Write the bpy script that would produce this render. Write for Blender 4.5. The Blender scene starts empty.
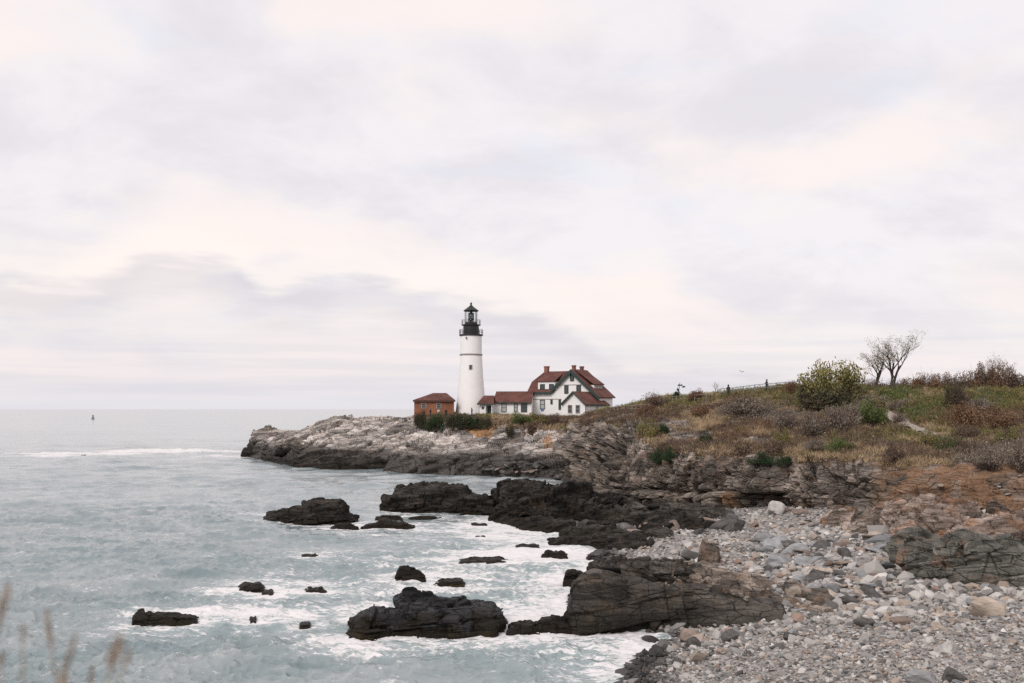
import bpy, math, random
import numpy as np
from mathutils import Vector, kdtree

C = bpy.context.scene.collection
rng = np.random.default_rng(7)
random.seed(7)
H, F, CX, HY = 11.0, 1000.0, 512.0, 409.0      # eye height, focal length in pixels, picture centre, horizon row


def P(px, py, Y):
    return np.array(((px - CX) / F * Y, Y, H - (py - HY) / F * Y))


def Yat(py, z=0.0):
    return F * (H - z) / (py - HY)


# ------------------------------------------------------------------ object helpers
def link(o, parent=None):
    C.objects.link(o)
    if parent is not None:
        o.parent = parent
    return o


def tag(o, label=None, cat=None, group=None, kind=None):
    if label: o['label'] = label
    if cat: o['category'] = cat
    if group: o['group'] = group
    if kind: o['kind'] = kind
    return o


def empty(name, loc, rz=0.0):
    o = bpy.data.objects.new(name, None)
    o.empty_display_size = 0.3
    o.location = tuple(float(c) for c in loc)
    o.rotation_euler = (0, 0, rz)
    return link(o)


def mesh_np(name, verts, faces_list, smooth=False, attrs=None, cols=None):
    """verts (N,3); faces_list: list of int arrays (M,k)"""
    me = bpy.data.meshes.new(name)
    verts = np.asarray(verts, np.float32)
    me.vertices.add(len(verts))
    me.vertices.foreach_set('co', verts.ravel())
    tot = sum(f.size for f in faces_list)
    npoly = sum(len(f) for f in faces_list)
    me.loops.add(tot)
    me.polygons.add(npoly)
    me.loops.foreach_set('vertex_index', np.concatenate([f.ravel() for f in faces_list]).astype(np.int32))
    starts, s = [], 0
    for f in faces_list:
        k = f.shape[1]
        starts.append(s + np.arange(len(f)) * k)
        s += f.size
    me.polygons.foreach_set('loop_start', np.concatenate(starts).astype(np.int32))
    me.polygons.foreach_set('use_smooth', np.full(npoly, smooth, dtype=bool))
    me.update(calc_edges=True)
    me.validate()
    for k, v in (attrs or {}).items():
        a = me.attributes.new(k, 'FLOAT', 'POINT')
        a.data.foreach_set('value', np.asarray(v, np.float32).ravel())
    for k, v in (cols or {}).items():
        a = me.attributes.new(k, 'FLOAT_COLOR', 'POINT')
        v = np.asarray(v, np.float32)
        if v.shape[1] == 3:
            v = np.concatenate([v, np.ones((len(v), 1), np.float32)], 1)
        a.data.foreach_set('color', v.ravel())
    return me


def obj(name, me, mat, parent=None):
    o = bpy.data.objects.new(name, me)
    if mat is not None:
        me.materials.append(mat)
    return link(o, parent)


def grid_faces(n, m):
    a = np.arange(n * m).reshape(n, m)
    return np.stack([a[:-1, :-1], a[1:, :-1], a[1:, 1:], a[:-1, 1:]], -1).reshape(-1, 4)


class MB:
    """collects polygons of one mesh"""
    def __init__(s): s.v = []; s.f = []; s.mi = []
    def add(s, vs, fs):
        b = len(s.v)
        s.v += [tuple(map(float, v)) for v in vs]
        s.f += [tuple(b + i for i in f) for f in fs]
    def box(s, a, b):
        x0, y0, z0 = a; x1, y1, z1 = b
        s.add([(x0, y0, z0), (x1, y0, z0), (x1, y1, z0), (x0, y1, z0), (x0, y0, z1), (x1, y0, z1), (x1, y1, z1), (x0, y1, z1)],
              [(0, 3, 2, 1), (4, 5, 6, 7), (0, 1, 5, 4), (1, 2, 6, 5), (2, 3, 7, 6), (3, 0, 4, 7)])
    def slab(s, pts, d):
        """polygon pts extruded by vector d"""
        n = len(pts)
        q = [tuple(np.array(p) + np.array(d)) for p in pts]
        s.add(list(pts) + q, [tuple(range(n))[::-1], tuple(range(n, 2 * n))] + [(i, (i + 1) % n, n + (i + 1) % n, n + i) for i in range(n)])
    def tube(s, path, radii, k=6, cap=True):
        path = [np.array(p, float) for p in path]
        rings = []
        for i, p in enumerate(path):
            d = path[min(i + 1, len(path) - 1)] - path[max(i - 1, 0)]
            d = d / (np.linalg.norm(d) + 1e-9)
            a = np.cross(d, (0, 0, 1.0)) if abs(d[2]) < 0.95 else np.cross(d, (1.0, 0, 0))
            a /= np.linalg.norm(a); b = np.cross(d, a)
            r = radii[i] if hasattr(radii, '__len__') else radii
            rings.append([p + r * (math.cos(t) * a + math.sin(t) * b) for t in (2 * math.pi * j / k for j in range(k))])
        vs = [q for r_ in rings for q in r_]
        fs = [(i * k + j, i * k + (j + 1) % k, (i + 1) * k + (j + 1) % k, (i + 1) * k + j) for i in range(len(path) - 1) for j in range(k)]
        if cap:
            fs += [tuple(range(k))[::-1], tuple((len(path) - 1) * k + j for j in range(k))]
        s.add(vs, fs)
    def lathe(s, prof, k=32, c=(0, 0)):
        vs = [(c[0] + r * math.cos(2 * math.pi * j / k), c[1] + r * math.sin(2 * math.pi * j / k), z) for r, z in prof for j in range(k)]
        fs = [(i * k + j, i * k + (j + 1) % k, (i + 1) * k + (j + 1) % k, (i + 1) * k + j) for i in range(len(prof) - 1) for j in range(k)]
        fs += [tuple(range(k))[::-1], tuple((len(prof) - 1) * k + j for j in range(k))]
        s.add(vs, fs)
    def build(s, name, mat, parent=None, smooth=False):
        me = bpy.data.meshes.new(name)
        me.from_pydata(s.v, [], s.f)
        if smooth:
            me.polygons.foreach_set('use_smooth', np.array([len(f_) <= 4 for f_ in s.f]))
            me.set_sharp_from_angle(angle=math.radians(42))
        me.update()
        return obj(name, me, mat, parent)


# ------------------------------------------------------------------ noise
def _hash(ix, iy, iz, seed):
    n = (ix.astype(np.int64) * 73856093) ^ (iy.astype(np.int64) * 19349663) ^ (iz.astype(np.int64) * 83492791) ^ (seed * 2654435761)
    n &= 0xffffffff
    n = ((n ^ (n >> 16)) * 0x45d9f3b) & 0xffffffff
    n = ((n ^ (n >> 16)) * 0x45d9f3b) & 0xffffffff
    n = n ^ (n >> 16)
    return n


def _u(n, k):
    return (((n * (2 * k + 1) + k * 0x9e3779b9) >> 7) & 0xffff).astype(np.float32) / 65535.0


def vnoise(p, seed=0):
    p = np.asarray(p, np.float32)
    i = np.floor(p).astype(np.int64); f = p - i
    f = f * f * f * (f * (f * 6 - 15) + 10)
    out = 0
    for dx in (0, 1):
        wx = f[:, 0] if dx else 1 - f[:, 0]
        for dy in (0, 1):
            wy = f[:, 1] if dy else 1 - f[:, 1]
            for dz in (0, 1):
                wz = f[:, 2] if dz else 1 - f[:, 2]
                out = out + wx * wy * wz * _u(_hash(i[:, 0] + dx, i[:, 1] + dy, i[:, 2] + dz, seed), 1)
    return out * 2 - 1


def fbm(p, octv=4, seed=0, gain=0.5):
    p = np.asarray(p, np.float32)
    a, s, t = 1.0, 0, 0
    for o in range(octv):
        s = s + a * vnoise(p * (2.0 ** o) + o * 17.3, seed + o); t += a; a *= gain
    return s / t


def voro(p, seed=0, jit=0.9):
    """-> F1, F2, random 0..1 per cell, offset from the cell's point, three random numbers of the cell"""
    p = np.asarray(p, np.float32)
    i = np.floor(p).astype(np.int64)
    N = len(p)
    F1 = np.full(N, 9.0, np.float32); F2 = np.full(N, 9.0, np.float32)
    idh = np.zeros(N, np.int64); off = np.zeros((N, 3), np.float32)
    for dx in (-1, 0, 1):
        for dy in (-1, 0, 1):
            for dz in (-1, 0, 1):
                c = (i[:, 0] + dx, i[:, 1] + dy, i[:, 2] + dz)
                h = _hash(*c, seed)
                q = np.stack([c[k] + 0.5 + jit * (_u(h, k + 2) - 0.5) for k in range(3)], -1).astype(np.float32)
                d = p - q
                r = np.sqrt((d * d).sum(1))
                m = r < F1
                F2 = np.where(m, F1, np.minimum(F2, r))
                F1 = np.where(m, r, F1)
                idh = np.where(m, h, idh)
                off[m] = d[m]
    return F1, F2, idh, off


def blocky(p, dims, rot, seed, tilt=0.7, crack=0.25):
    """displacement (about -1..1) of bedded rock parted along flat joints: dims = block size along the rotated axes"""
    q = (np.asarray(p, np.float32) @ np.asarray(rot, np.float32).T) / np.asarray(dims, np.float32)
    q = q + 0.08 * np.stack([fbm(q * 0.45 + 5 * k, 2, seed + 40 + k) for k in range(3)], -1)
    zc = q[:, 2] + 0.4 * vnoise(np.stack([0 * q[:, 2], 0 * q[:, 2], q[:, 2] * 0.8], -1), seed + 3)
    k = np.floor(zc).astype(np.int64); zero = 0 * k
    hk = _hash(k, zero + 11, zero + 7, seed)
    xc = q[:, 0] * (0.65 + 0.7 * _u(hk, 1)) + 9 * _u(hk, 2)
    xc = xc + 0.5 * vnoise(np.stack([xc * 0.6, 0 * xc, k + 0.5], -1), seed + 4) + 0.25 * (_u(hk, 3) - .5) * q[:, 1]
    i = np.floor(xc).astype(np.int64)
    hi = _hash(i, k, zero + 3, seed)
    yc = q[:, 1] * (0.65 + 0.7 * _u(hk, 4)) + 9 * _u(hi, 5)
    j = np.floor(yc).astype(np.int64)
    h = _hash(i, j, k, seed + 1)
    off = np.stack([xc - i, yc - j, zc - k], -1) - 0.5
    tv = np.stack([_u(h, 6), _u(h, 7), _u(h, 8)], -1) * 2 - 1
    d = 0.45 * (_u(hk, 9) * 2 - 1) + 0.75 * (_u(h, 5) * 2 - 1) + tilt * (tv * off).sum(1)
    gap = np.minimum(0.5 - np.abs(off[:, 2]), 1.3 * (0.5 - np.abs(off[:, 0])))
    blocky.tone = _u(h, 3)
    return d - crack * np.clip(1 - gap / 0.09, 0, 1) * (0.3 + 0.9 * _u(h, 4))


def rotm(ax, ay, az):
    ax, ay, az = map(math.radians, (ax, ay, az))
    X = np.array([[1, 0, 0], [0, math.cos(ax), -math.sin(ax)], [0, math.sin(ax), math.cos(ax)]])
    Yr = np.array([[math.cos(ay), 0, math.sin(ay)], [0, 1, 0], [-math.sin(ay), 0, math.cos(ay)]])
    Z = np.array([[math.cos(az), -math.sin(az), 0], [math.sin(az), math.cos(az), 0], [0, 0, 1]])
    return Z @ Yr @ X


def grid_normals(V):
    du = np.gradient(V, axis=0); dv = np.gradient(V, axis=1)
    n = np.cross(du, dv)
    n /= np.linalg.norm(n, axis=2, keepdims=True) + 1e-9
    return n


def smooth_grid(V, k):
    for _ in range(k):
        W = V.copy()
        W[1:-1] = 0.25 * V[:-2] + 0.5 * V[1:-1] + 0.25 * V[2:]
        V = W.copy()
        V[:, 1:-1] = 0.25 * W[:, :-2] + 0.5 * W[:, 1:-1] + 0.25 * W[:, 2:]
    return V


def loft(ctrl, upos, ncol, rowcounts, smooth=3):
    """ctrl (S,R,3) control points, upos (S) position of each station -> V (ncol, nrow, 3), u, t"""
    ctrl = np.asarray(ctrl, float)
    u = np.linspace(upos[0], upos[-1], ncol)
    t = np.concatenate([np.linspace(i, i + 1, c, endpoint=False) for i, c in enumerate(rowcounts)] + [[len(rowcounts)]])
    S, R, _ = ctrl.shape
    A = np.empty((ncol, R, 3))
    for r in range(R):
        for k in range(3):
            A[:, r, k] = np.interp(u, upos, ctrl[:, r, k])
    V = np.empty((ncol, len(t), 3))
    i0 = np.minimum(np.floor(t).astype(int), R - 2); f = (t - i0)[None, :, None]
    V = A[:, i0] * (1 - f) + A[:, i0 + 1] * f
    V = smooth_grid(V, smooth)
    return V, u, t


# ------------------------------------------------------------------ materials
def nmat(name):
    m = bpy.data.materials.new(name)
    m.use_nodes = True
    nt = m.node_tree
    return m, nt, nt.nodes['Principled BSDF'], nt.nodes, nt.links


def plain(name, col, rough=0.6, metal=0.0, spec=0.3, var=0.12, scale=3.0, bump=0.0):
    m, nt, b, N, L = nmat(name)
    tc = N.new('ShaderNodeNewGeometry')
    no = N.new('ShaderNodeTexNoise'); no.inputs['Scale'].default_value = scale; no.inputs['Detail'].default_value = 6
    L.new(tc.outputs['Position'], no.inputs['Vector'])
    mx = N.new('ShaderNodeMix'); mx.data_type = 'RGBA'
    mx.inputs[6].default_value = (*[c * (1 - var) for c in col], 1); mx.inputs[7].default_value = (*[min(1, c * (1 + var)) for c in col], 1)
    L.new(no.outputs['Fac'], mx.inputs[0]); L.new(mx.outputs[2], b.inputs['Base Color'])
    b.inputs['Roughness'].default_value = rough; b.inputs['Metallic'].default_value = metal
    b.inputs['Specular IOR Level'].default_value = spec
    if bump:
        bp = N.new('ShaderNodeBump'); bp.inputs['Strength'].default_value = bump; bp.inputs['Distance'].default_value = 0.05
        L.new(no.outputs['Fac'], bp.inputs['Height']); L.new(bp.outputs['Normal'], b.inputs['Normal'])
    return m


def ramp(N, stops, interp='LINEAR'):
    r = N.new('ShaderNodeValToRGB')
    r.color_ramp.interpolation = interp
    e = r.color_ramp.elements
    e[0].position, e[0].color = stops[0][0], (*stops[0][1], 1)
    e[1].position, e[1].color = stops[-1][0], (*stops[-1][1], 1)
    for p, c in stops[1:-1]:
        x = e.new(p); x.color = (*c, 1)
    return r


def math_n(N, L, op, a, b=None, clamp=False):
    n = N.new('ShaderNodeMath'); n.operation = op; n.use_clamp = clamp
    for i, x in enumerate((a, b)):
        if x is None: continue
        if isinstance(x, (int, float)): n.inputs[i].default_value = x
        else: L.new(x, n.inputs[i])
    return n.outputs[0]


def mixc(N, L, fac, a, b, mode='MIX'):
    n = N.new('ShaderNodeMix'); n.data_type = 'RGBA'; n.blend_type = mode
    for s, x in ((0, fac), (6, a), (7, b)):
        if isinstance(x, (int, float)): n.inputs[s].default_value = x
        elif isinstance(x, tuple): n.inputs[s].default_value = (*x, 1)
        else: L.new(x, n.inputs[s])
    return n.outputs[2]


def maprange(N, L, v, a, b, c=0.0, d=1.0):
    n = N.new('ShaderNodeMapRange'); n.interpolation_type = 'SMOOTHSTEP'
    n.inputs[1].default_value, n.inputs[2].default_value, n.inputs[3].default_value, n.inputs[4].default_value = a, b, c, d
    L.new(v, n.inputs[0])
    return n.outputs[0]


def rock_mat(name, light, mid, dark, tide=None, tide_col=(0.022, 0.019, 0.016), rustc=(0.33, 0.16, 0.07), rust=0.0, scale=1.0,
             strata=(0, 0, 0), attr=False, soil=(0.15, 0.105, 0.07), bump=0.7, wetspec=0.5, weed=False, spec=0.22):
    m, nt, b, N, L = nmat(name)
    g = N.new('ShaderNodeNewGeometry')
    pos = g.outputs['Position']
    mp = N.new('ShaderNodeMapping'); L.new(pos, mp.inputs['Vector'])
    mp.inputs['Rotation'].default_value = tuple(math.radians(a) for a in strata)
    mp.inputs['Scale'].default_value = (scale * 0.5, scale * 0.5, scale * 2.4)
    n1 = N.new('ShaderNodeTexNoise'); L.new(mp.outputs[0], n1.inputs['Vector'])
    n1.inputs['Scale'].default_value = 1.0; n1.inputs['Detail'].default_value = 9; n1.inputs['Roughness'].default_value = 0.62
    n2 = N.new('ShaderNodeTexNoise'); L.new(pos, n2.inputs['Vector'])
    n2.inputs['Scale'].default_value = 0.35 * scale; n2.inputs['Detail'].default_value = 5
    n3 = N.new('ShaderNodeTexNoise'); L.new(pos, n3.inputs['Vector'])
    n3.inputs['Scale'].default_value = 6 * scale; n3.inputs['Detail'].default_value = 4
    r = ramp(N, [(0.30, dark), (0.45, mid), (0.60, light), (0.75, tuple(min(0.6, c * 1.2) for c in light))])
    s = math_n(N, L, 'ADD', math_n(N, L, 'MULTIPLY', n1.outputs['Fac'], 0.62), math_n(N, L, 'MULTIPLY', n2.outputs['Fac'], 0.38))
    L.new(s, r.inputs[0])
    col = r.outputs[0]
    tn = N.new('ShaderNodeAttribute'); tn.attribute_name = 'tone'
    hs0 = N.new('ShaderNodeHueSaturation'); L.new(maprange(N, L, tn.outputs['Fac'], 0.1, 0.9, 0.4, 1.45), hs0.inputs['Value']); L.new(col, hs0.inputs['Color'])
    col = hs0.outputs[0]
    # cracks
    vo = N.new('ShaderNodeTexVoronoi'); vo.feature = 'DISTANCE_TO_EDGE'; L.new(mp.outputs[0], vo.inputs['Vector'])
    vo.inputs['Scale'].default_value = 0.8
    cr = maprange(N, L, vo.outputs['Distance'], 0.0, 0.045, 0.8, 0.0)
    col = mixc(N, L, cr, col, tuple(c * 0.45 for c in dark))
    gr = maprange(N, L, n3.outputs['Fac'], 0.35, 0.7, 0.8, 1.15)
    hs = N.new('ShaderNodeHueSaturation'); L.new(gr, hs.inputs['Value']); L.new(col, hs.inputs['Color'])
    col = hs.outputs[0]
    if rust or attr:
        n4 = N.new('ShaderNodeTexNoise'); L.new(pos, n4.inputs['Vector'])
        n4.inputs['Scale'].default_value = 0.6 * scale; n4.inputs['Detail'].default_value = 6; n4.inputs['Roughness'].default_value = 0.65
        f = maprange(N, L, n4.outputs['Fac'], 0.5, 0.68, 0, 1)
        if attr:
            at = N.new('ShaderNodeAttribute'); at.attribute_name = 'rust'
            f2 = math_n(N, L, 'ADD', math_n(N, L, 'MULTIPLY', at.outputs['Fac'], 1.5), math_n(N, L, 'SUBTRACT', n4.outputs['Fac'], 1.0))
            f = math_n(N, L, 'MAXIMUM', math_n(N, L, 'MULTIPLY', f, rust), maprange(N, L, f2, -0.05, 0.35, 0, 0.9))
        else:
            f = math_n(N, L, 'MULTIPLY', f, rust)
        rc = ramp(N, [(0.3, tuple(c * 0.55 for c in rustc)), (0.5, rustc), (0.7, tuple(min(.7, c * 1.35) for c in rustc))])
        L.new(n1.outputs['Fac'], rc.inputs[0])
        col = mixc(N, L, f, col, rc.outputs[0])
    if attr:
        at = N.new('ShaderNodeAttribute'); at.attribute_name = 'cover'
        f = maprange(N, L, math_n(N, L, 'ADD', at.outputs['Fac'], math_n(N, L, 'MULTIPLY', math_n(N, L, 'SUBTRACT', n3.outputs['Fac'], 0.5), 0.6)), 0.35, 0.65)
        so = ramp(N, [(0.3, tuple(c * 0.6 for c in soil)), (0.5, soil), (0.7, tuple(c * 1.5 for c in soil))])
        L.new(n2.outputs['Fac'], so.inputs[0])
        col = mixc(N, L, f, col, so.outputs[0])
    rough = 0.85
    if tide is not None:
        sx = N.new('ShaderNodeSeparateXYZ'); L.new(pos, sx.inputs[0])
        zz = math_n(N, L, 'ADD', sx.outputs['Z'], math_n(N, L, 'MULTIPLY', math_n(N, L, 'SUBTRACT', n2.outputs['Fac'], 0.5), -2.5))
        zz = math_n(N, L, 'ADD', zz, math_n(N, L, 'MULTIPLY', math_n(N, L, 'SUBTRACT', n1.outputs['Fac'], 0.5), -1.0))
        f = maprange(N, L, zz, tide[0], tide[1], 0.93, 0.0)
        tcn = mixc(N, L, n3.outputs['Fac'], tuple(c * 0.6 for c in tide_col), tuple(c * 1.6 for c in tide_col))
        if weed:
            fw = maprange(N, L, zz, tide[0] - 1.1, tide[0] - 0.2, 1.0, 0.0)
            tcn = mixc(N, L, fw, tcn, (0.045, 0.033, 0.012))
        col = mixc(N, L, f, col, tcn)
        rr = maprange(N, L, zz, tide[0], tide[1], 0.5, 0.9)
        L.new(rr, b.inputs['Roughness'])
    else:
        b.inputs['Roughness'].default_value = rough
    b.inputs['Specular IOR Level'].default_value = 0.1 if weed else spec
    L.new(col, b.inputs['Base Color'])
    hgt = math_n(N, L, 'ADD', n1.outputs['Fac'], math_n(N, L, 'MULTIPLY', n3.outputs['Fac'], 0.35))
    hgt = math_n(N, L, 'SUBTRACT', hgt, math_n(N, L, 'MULTIPLY', cr, 0.3))
    bp = N.new('ShaderNodeBump'); bp.inputs['Strength'].default_value = bump; bp.inputs['Distance'].default_value = 0.25 / scale
    L.new(hgt, bp.inputs['Height']); L.new(bp.outputs['Normal'], b.inputs['Normal'])
    return m


def tint_mat(name, attr='tint', rough=0.8, trans=0.0):
    """colour of each leaf, blade or stone comes from the mesh itself"""
    m, nt, b, N, L = nmat(name)
    a = N.new('ShaderNodeAttribute'); a.attribute_name = attr
    L.new(a.outputs['Color'], b.inputs['Base Color'])
    b.inputs['Roughness'].default_value = rough
    b.inputs['Specular IOR Level'].default_value = 0.15
    return m


M = {}
M['bluff'] = rock_mat('bluff_rock', (0.30, 0.255, 0.222), (0.14, 0.118, 0.10), (0.032, 0.028, 0.025), tide=(0.6, 2.2), tide_col=(0.04, 0.034, 0.03), rust=0.4,
                      rustc=(0.235, 0.14, 0.085), attr=True, strata=(8, -6, 0), bump=.9)
M['headland'] = rock_mat('headland_rock', (0.55, 0.50, 0.465), (0.28, 0.25, 0.23), (0.045, 0.04, 0.036), tide=(2.3, 4.3), rust=0.25, tide_col=(0.035, 0.03, 0.026),
                         rustc=(0.34, 0.18, 0.08), attr=True, strata=(10, 14, 0), scale=0.7, bump=.9)
M['black'] = rock_mat('wet_black_rock', (0.0525, 0.0473, 0.0420), (0.0225, 0.0203, 0.0180), (0.0075, 0.0067, 0.0064), tide=(0.3, 1.0), tide_col=(0.0128, 0.0097, 0.0067), weed=True,
                      scale=1.5, strata=(5, 8, 0), rust=0.25, rustc=(0.10, 0.065, 0.04))
M['blue'] = rock_mat('blue_grey_rock', (0.0638, 0.0638, 0.0675), (0.0315, 0.0315, 0.0338), (0.0097, 0.0094, 0.0094), tide=(0.45, 0.95), tide_col=(0.0135, 0.0105, 0.0067), weed=True,
                     scale=2.0, strata=(4, 4, 0), rust=0.1, rustc=(0.1, 0.07, 0.045))
M['wall'] = rock_mat('dark_wall_rock', (0.10, 0.09, 0.08), (0.042, 0.038, 0.034), (0.017, 0.015, 0.0135), tide=(0.1, 1.6), tide_col=(0.018, 0.015, 0.011), weed=True,
                     scale=1.5, strata=(0, 75, 0), rust=0.35, rustc=(0.12, 0.09, 0.065))
M['slab'] = rock_mat('brown_slab_rock', (0.27, 0.225, 0.19), (0.13, 0.107, 0.09), (0.035, 0.03, 0.026), scale=1.8, strata=(10, -22, 0), rust=0.5, rustc=(0.22, 0.13, 0.08))
M['rusty'] = rock_mat('rusty_rock', (0.33, 0.27, 0.235), (0.18, 0.135, 0.11), (0.045, 0.035, 0.029), scale=1.6, strata=(10, -14, 0), rust=0.75, rustc=(0.28, 0.145, 0.08))
M['green'] = rock_mat('green_grey_rock', (0.22, 0.21, 0.185), (0.115, 0.11, 0.096), (0.03, 0.028, 0.025), scale=1.3, strata=(10, -14, 0), rust=0.5, rustc=(0.22, 0.12, 0.07))
# ------------------------------------------------------------------ the land
WLY = np.array([10, 20, 35, 42, 47.6, 52, 57, 68, 81, 92, 100, 110, 125, 160])
WLX = np.array([-2, 1.0, 3.6, 4.9, 6.6, 4.2, 3.4, 6.0, 7.3, 10.4, 13.0, 15.0, 20.0, 30.0])


def beach_z(x, y):
    x = np.asarray(x, float); y = np.asarray(y, float)
    d = x - np.interp(y, WLY, WLX)
    d = d + 0.8 * np.sin(y * 0.35) * np.exp(-np.abs(d) / 6)
    p = np.stack([x * 0.35, y * 0.35, 0 * x], -1).reshape(-1, 3)
    n = fbm(p, 3, 91).reshape(x.shape)
    return np.where(d > 0, 5 * (1 - np.exp(-0.2 * np.maximum(d, 0) / 5)), 0.2 * d) + 0.22 * n * np.clip(d / 3, 0, 1)


def station(px, pts):
    """pts: list of (py, Y) or (px, py, Y)"""
    out = []
    for q in pts:
        out.append(P(px, q[0], q[1]) if len(q) == 2 else P(*q))
    return out


def build_land(name, stations, upos, ncol, counts, mat, spec):
    ctrl = np.array(stations)
    V, u, t = loft(ctrl, upos, ncol, counts, smooth=2)
    n = grid_normals(V)
    cen = np.array([0, 0, H]) - V
    flip = np.sign((n * cen).sum(2, keepdims=True)); flip[flip == 0] = 1
    n = n * flip
    n = smooth_grid(n, 12)
    n /= np.linalg.norm(n, axis=2, keepdims=True) + 1e-9
    tt = np.broadcast_to(t[None, :], V.shape[:2])
    uu = np.broadcast_to(u[:, None], V.shape[:2])
    p = V.reshape(-1, 3)
    disp, cover, rust = spec(p, uu.ravel(), tt.ravel())
    dirn = n.reshape(-1, 3)
    disp = disp * (1 - 0.6 * np.clip((dirn[:, 2] - .6) / .35, 0, 1) * (cover < .5))
    Vd = p + dirn * disp[:, None]
    Vd = Vd.reshape(V.shape)
    me = mesh_np(name, Vd.reshape(-1, 3), [grid_faces(*V.shape[:2])], False, attrs={'cover': cover, 'rust': rust, 'tone': spec.tone})
    o = obj(name, me, mat)
    tag(o, kind='structure')
    return Vd, cover.reshape(V.shape[:2]), tt


def sstep(a, b, x):
    f = np.clip((x - a) / (b - a), 0, 1)
    return f * f * (3 - 2 * f)


# headland that carries the lighthouse ------------------------------------------------
def Hs(px, foot, rest, back_py, back_Y):
    Yf = Yat(foot)
    pts = [P(px, foot, Yf) + np.array((0, -1.5, -1.6)), P(px, foot, Yf)]
    pts += [P(px, a, b) for a, b in rest]
    b = P(px, back_py, back_Y)
    pts += [b, b + np.array((0, 30, -14.0))]
    return pts


hst = [
    Hs(249, 458, [(459, 232), (459, 234), (459, 236), (459, 240)], 460, 244),
    Hs(253, 458, [(448, 228), (438, 231), (432.5, 233), (431.5, 240)], 432, 246),
    Hs(275, 461, [(450, 215), (439, 222), (432.0, 230), (430.5, 240)], 431, 248),
    Hs(300, 466, [(456, 196), (441, 203), (433.0, 212), (430.5, 226)], 430, 246),
    Hs(312, 467, [(457, 193), (440, 200), (428.0, 209), (424, 222)], 424, 246),
    Hs(335, 467.5, [(457, 192), (438, 199), (424.0, 208), (419.0, 220)], 419, 246),
    Hs(365, 468, [(458, 189), (440, 197), (425.0, 207), (418.0, 222)], 418, 246),
    Hs(390, 468.5, [(458, 187), (442, 195), (427.0, 206), (418.5, 220)], 418, 246),
    Hs(404, 471, [(460, 180), (444, 190), (427.0, 203), (418.5, 216)], 417, 246),
    Hs(415, 472, [(461, 177), (446, 186), (427.0, 202), (415.5, 213)], 414.5, 246),
    Hs(450, 474, [(462, 172), (449, 181), (428.0, 199), (414.5, 211)], 413.5, 246),
    Hs(480, 476, [(463, 168), (450, 178), (428.0, 197), (414.5, 209)], 413.5, 246),
    Hs(520, 478, [(466, 162), (457, 169), (428.0, 186), (417.0, 200)], 416, 246),
    Hs(555, 480, [(470, 158), (462, 164), (430.0, 180), (418.5, 196)], 416.5, 246),
    Hs(585, 481, [(472, 155), (464, 160), (432.0, 170), (418.0, 186)], 415, 246),
    Hs(615, 482, [(473, 153), (464, 158), (430.0, 167), (414.0, 182)], 410, 246),
    Hs(650, 482, [(473, 153), (464, 158), (425.0, 167), (408.5, 178)], 406, 246),
    Hs(700, 482, [(473, 153), (464, 158), (425.0, 167), (402.0, 172)], 402, 240),
    Hs(800, 482, [(473, 153), (464, 158), (425.0, 167), (402.0, 172)], 402, 240),
]
hu = [249, 253, 275, 300, 312, 335, 365, 390, 404, 415, 450, 480, 520, 555, 585, 615, 650, 700, 800]


def hspec(p, u, t):
    rock = 1 - sstep(4.3, 5.0, t) * sstep(404, 420, u)
    b1 = blocky(p, (6, 4.5, 2.2), rotm(6, 18, 25), 11, 0.9, .6); tone = .6 * blocky.tone
    b2 = blocky(p, (2.4, 2.2, 0.8), rotm(8, 16, 10), 12, 0.9, .5); hspec.tone = tone + .4 * blocky.tone
    b3 = blocky(p, (0.9, 0.9, 0.35), rotm(8, 16, -20), 13, 0.8)
    fade = sstep(0.2, 1.2, t)
    d = rock * (1.75 * b1 + 0.8 * b2 + 0.2 * b3) * (.5 + .5 * sstep(258, 330, u)) * (0.45 + 0.55 * fade) + (1 - rock) * 0.35 * fbm(p * 0.25, 3, 5)
    d = d * (1 - sstep(5.1, 5.6, t))
    n = fbm(p * 0.18, 4, 33)
    cov = sstep(408, 422, u) * sstep(3.75, 4.25, t + 0.5 * n)
    cov = np.maximum(cov, 0.9 * sstep(0.1, 0.3, fbm(p * 0.12, 3, 71)) * sstep(520, 545, u) * sstep(3.1, 3.5, t))
    ru = 0.62 * np.exp(-((u - 486) / 14.0) ** 2) * np.exp(-((t - 3.9) / 0.5) ** 2) + 0.5 * np.exp(-((u - 548) / 12.0) ** 2) * np.exp(-((t - 3.6) / 0.5) ** 2)
    ru = ru + 0.45 * np.exp(-((u - 470) / 12.0) ** 2) * np.exp(-((t - 4.0) / 0.4) ** 2)
    return d, cov, np.clip(ru, 0, 1)


HV, HC, HT = build_land('headland', hst, hu, 620, [4, 22, 30, 36, 22, 8, 4], M['headland'], hspec)


# bluff above the beach ----------------------------------------------------------------
def Bs(foot, rest, back):
    f = P(*foot)
    pts = [f + np.array((0, -1.2, -1.8)), f] + [P(*q) for q in rest]
    b = pts[-1]
    pts += [b + np.array((0, 25, back)), b + np.array((0, 70, -25.0))]
    return pts


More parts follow.
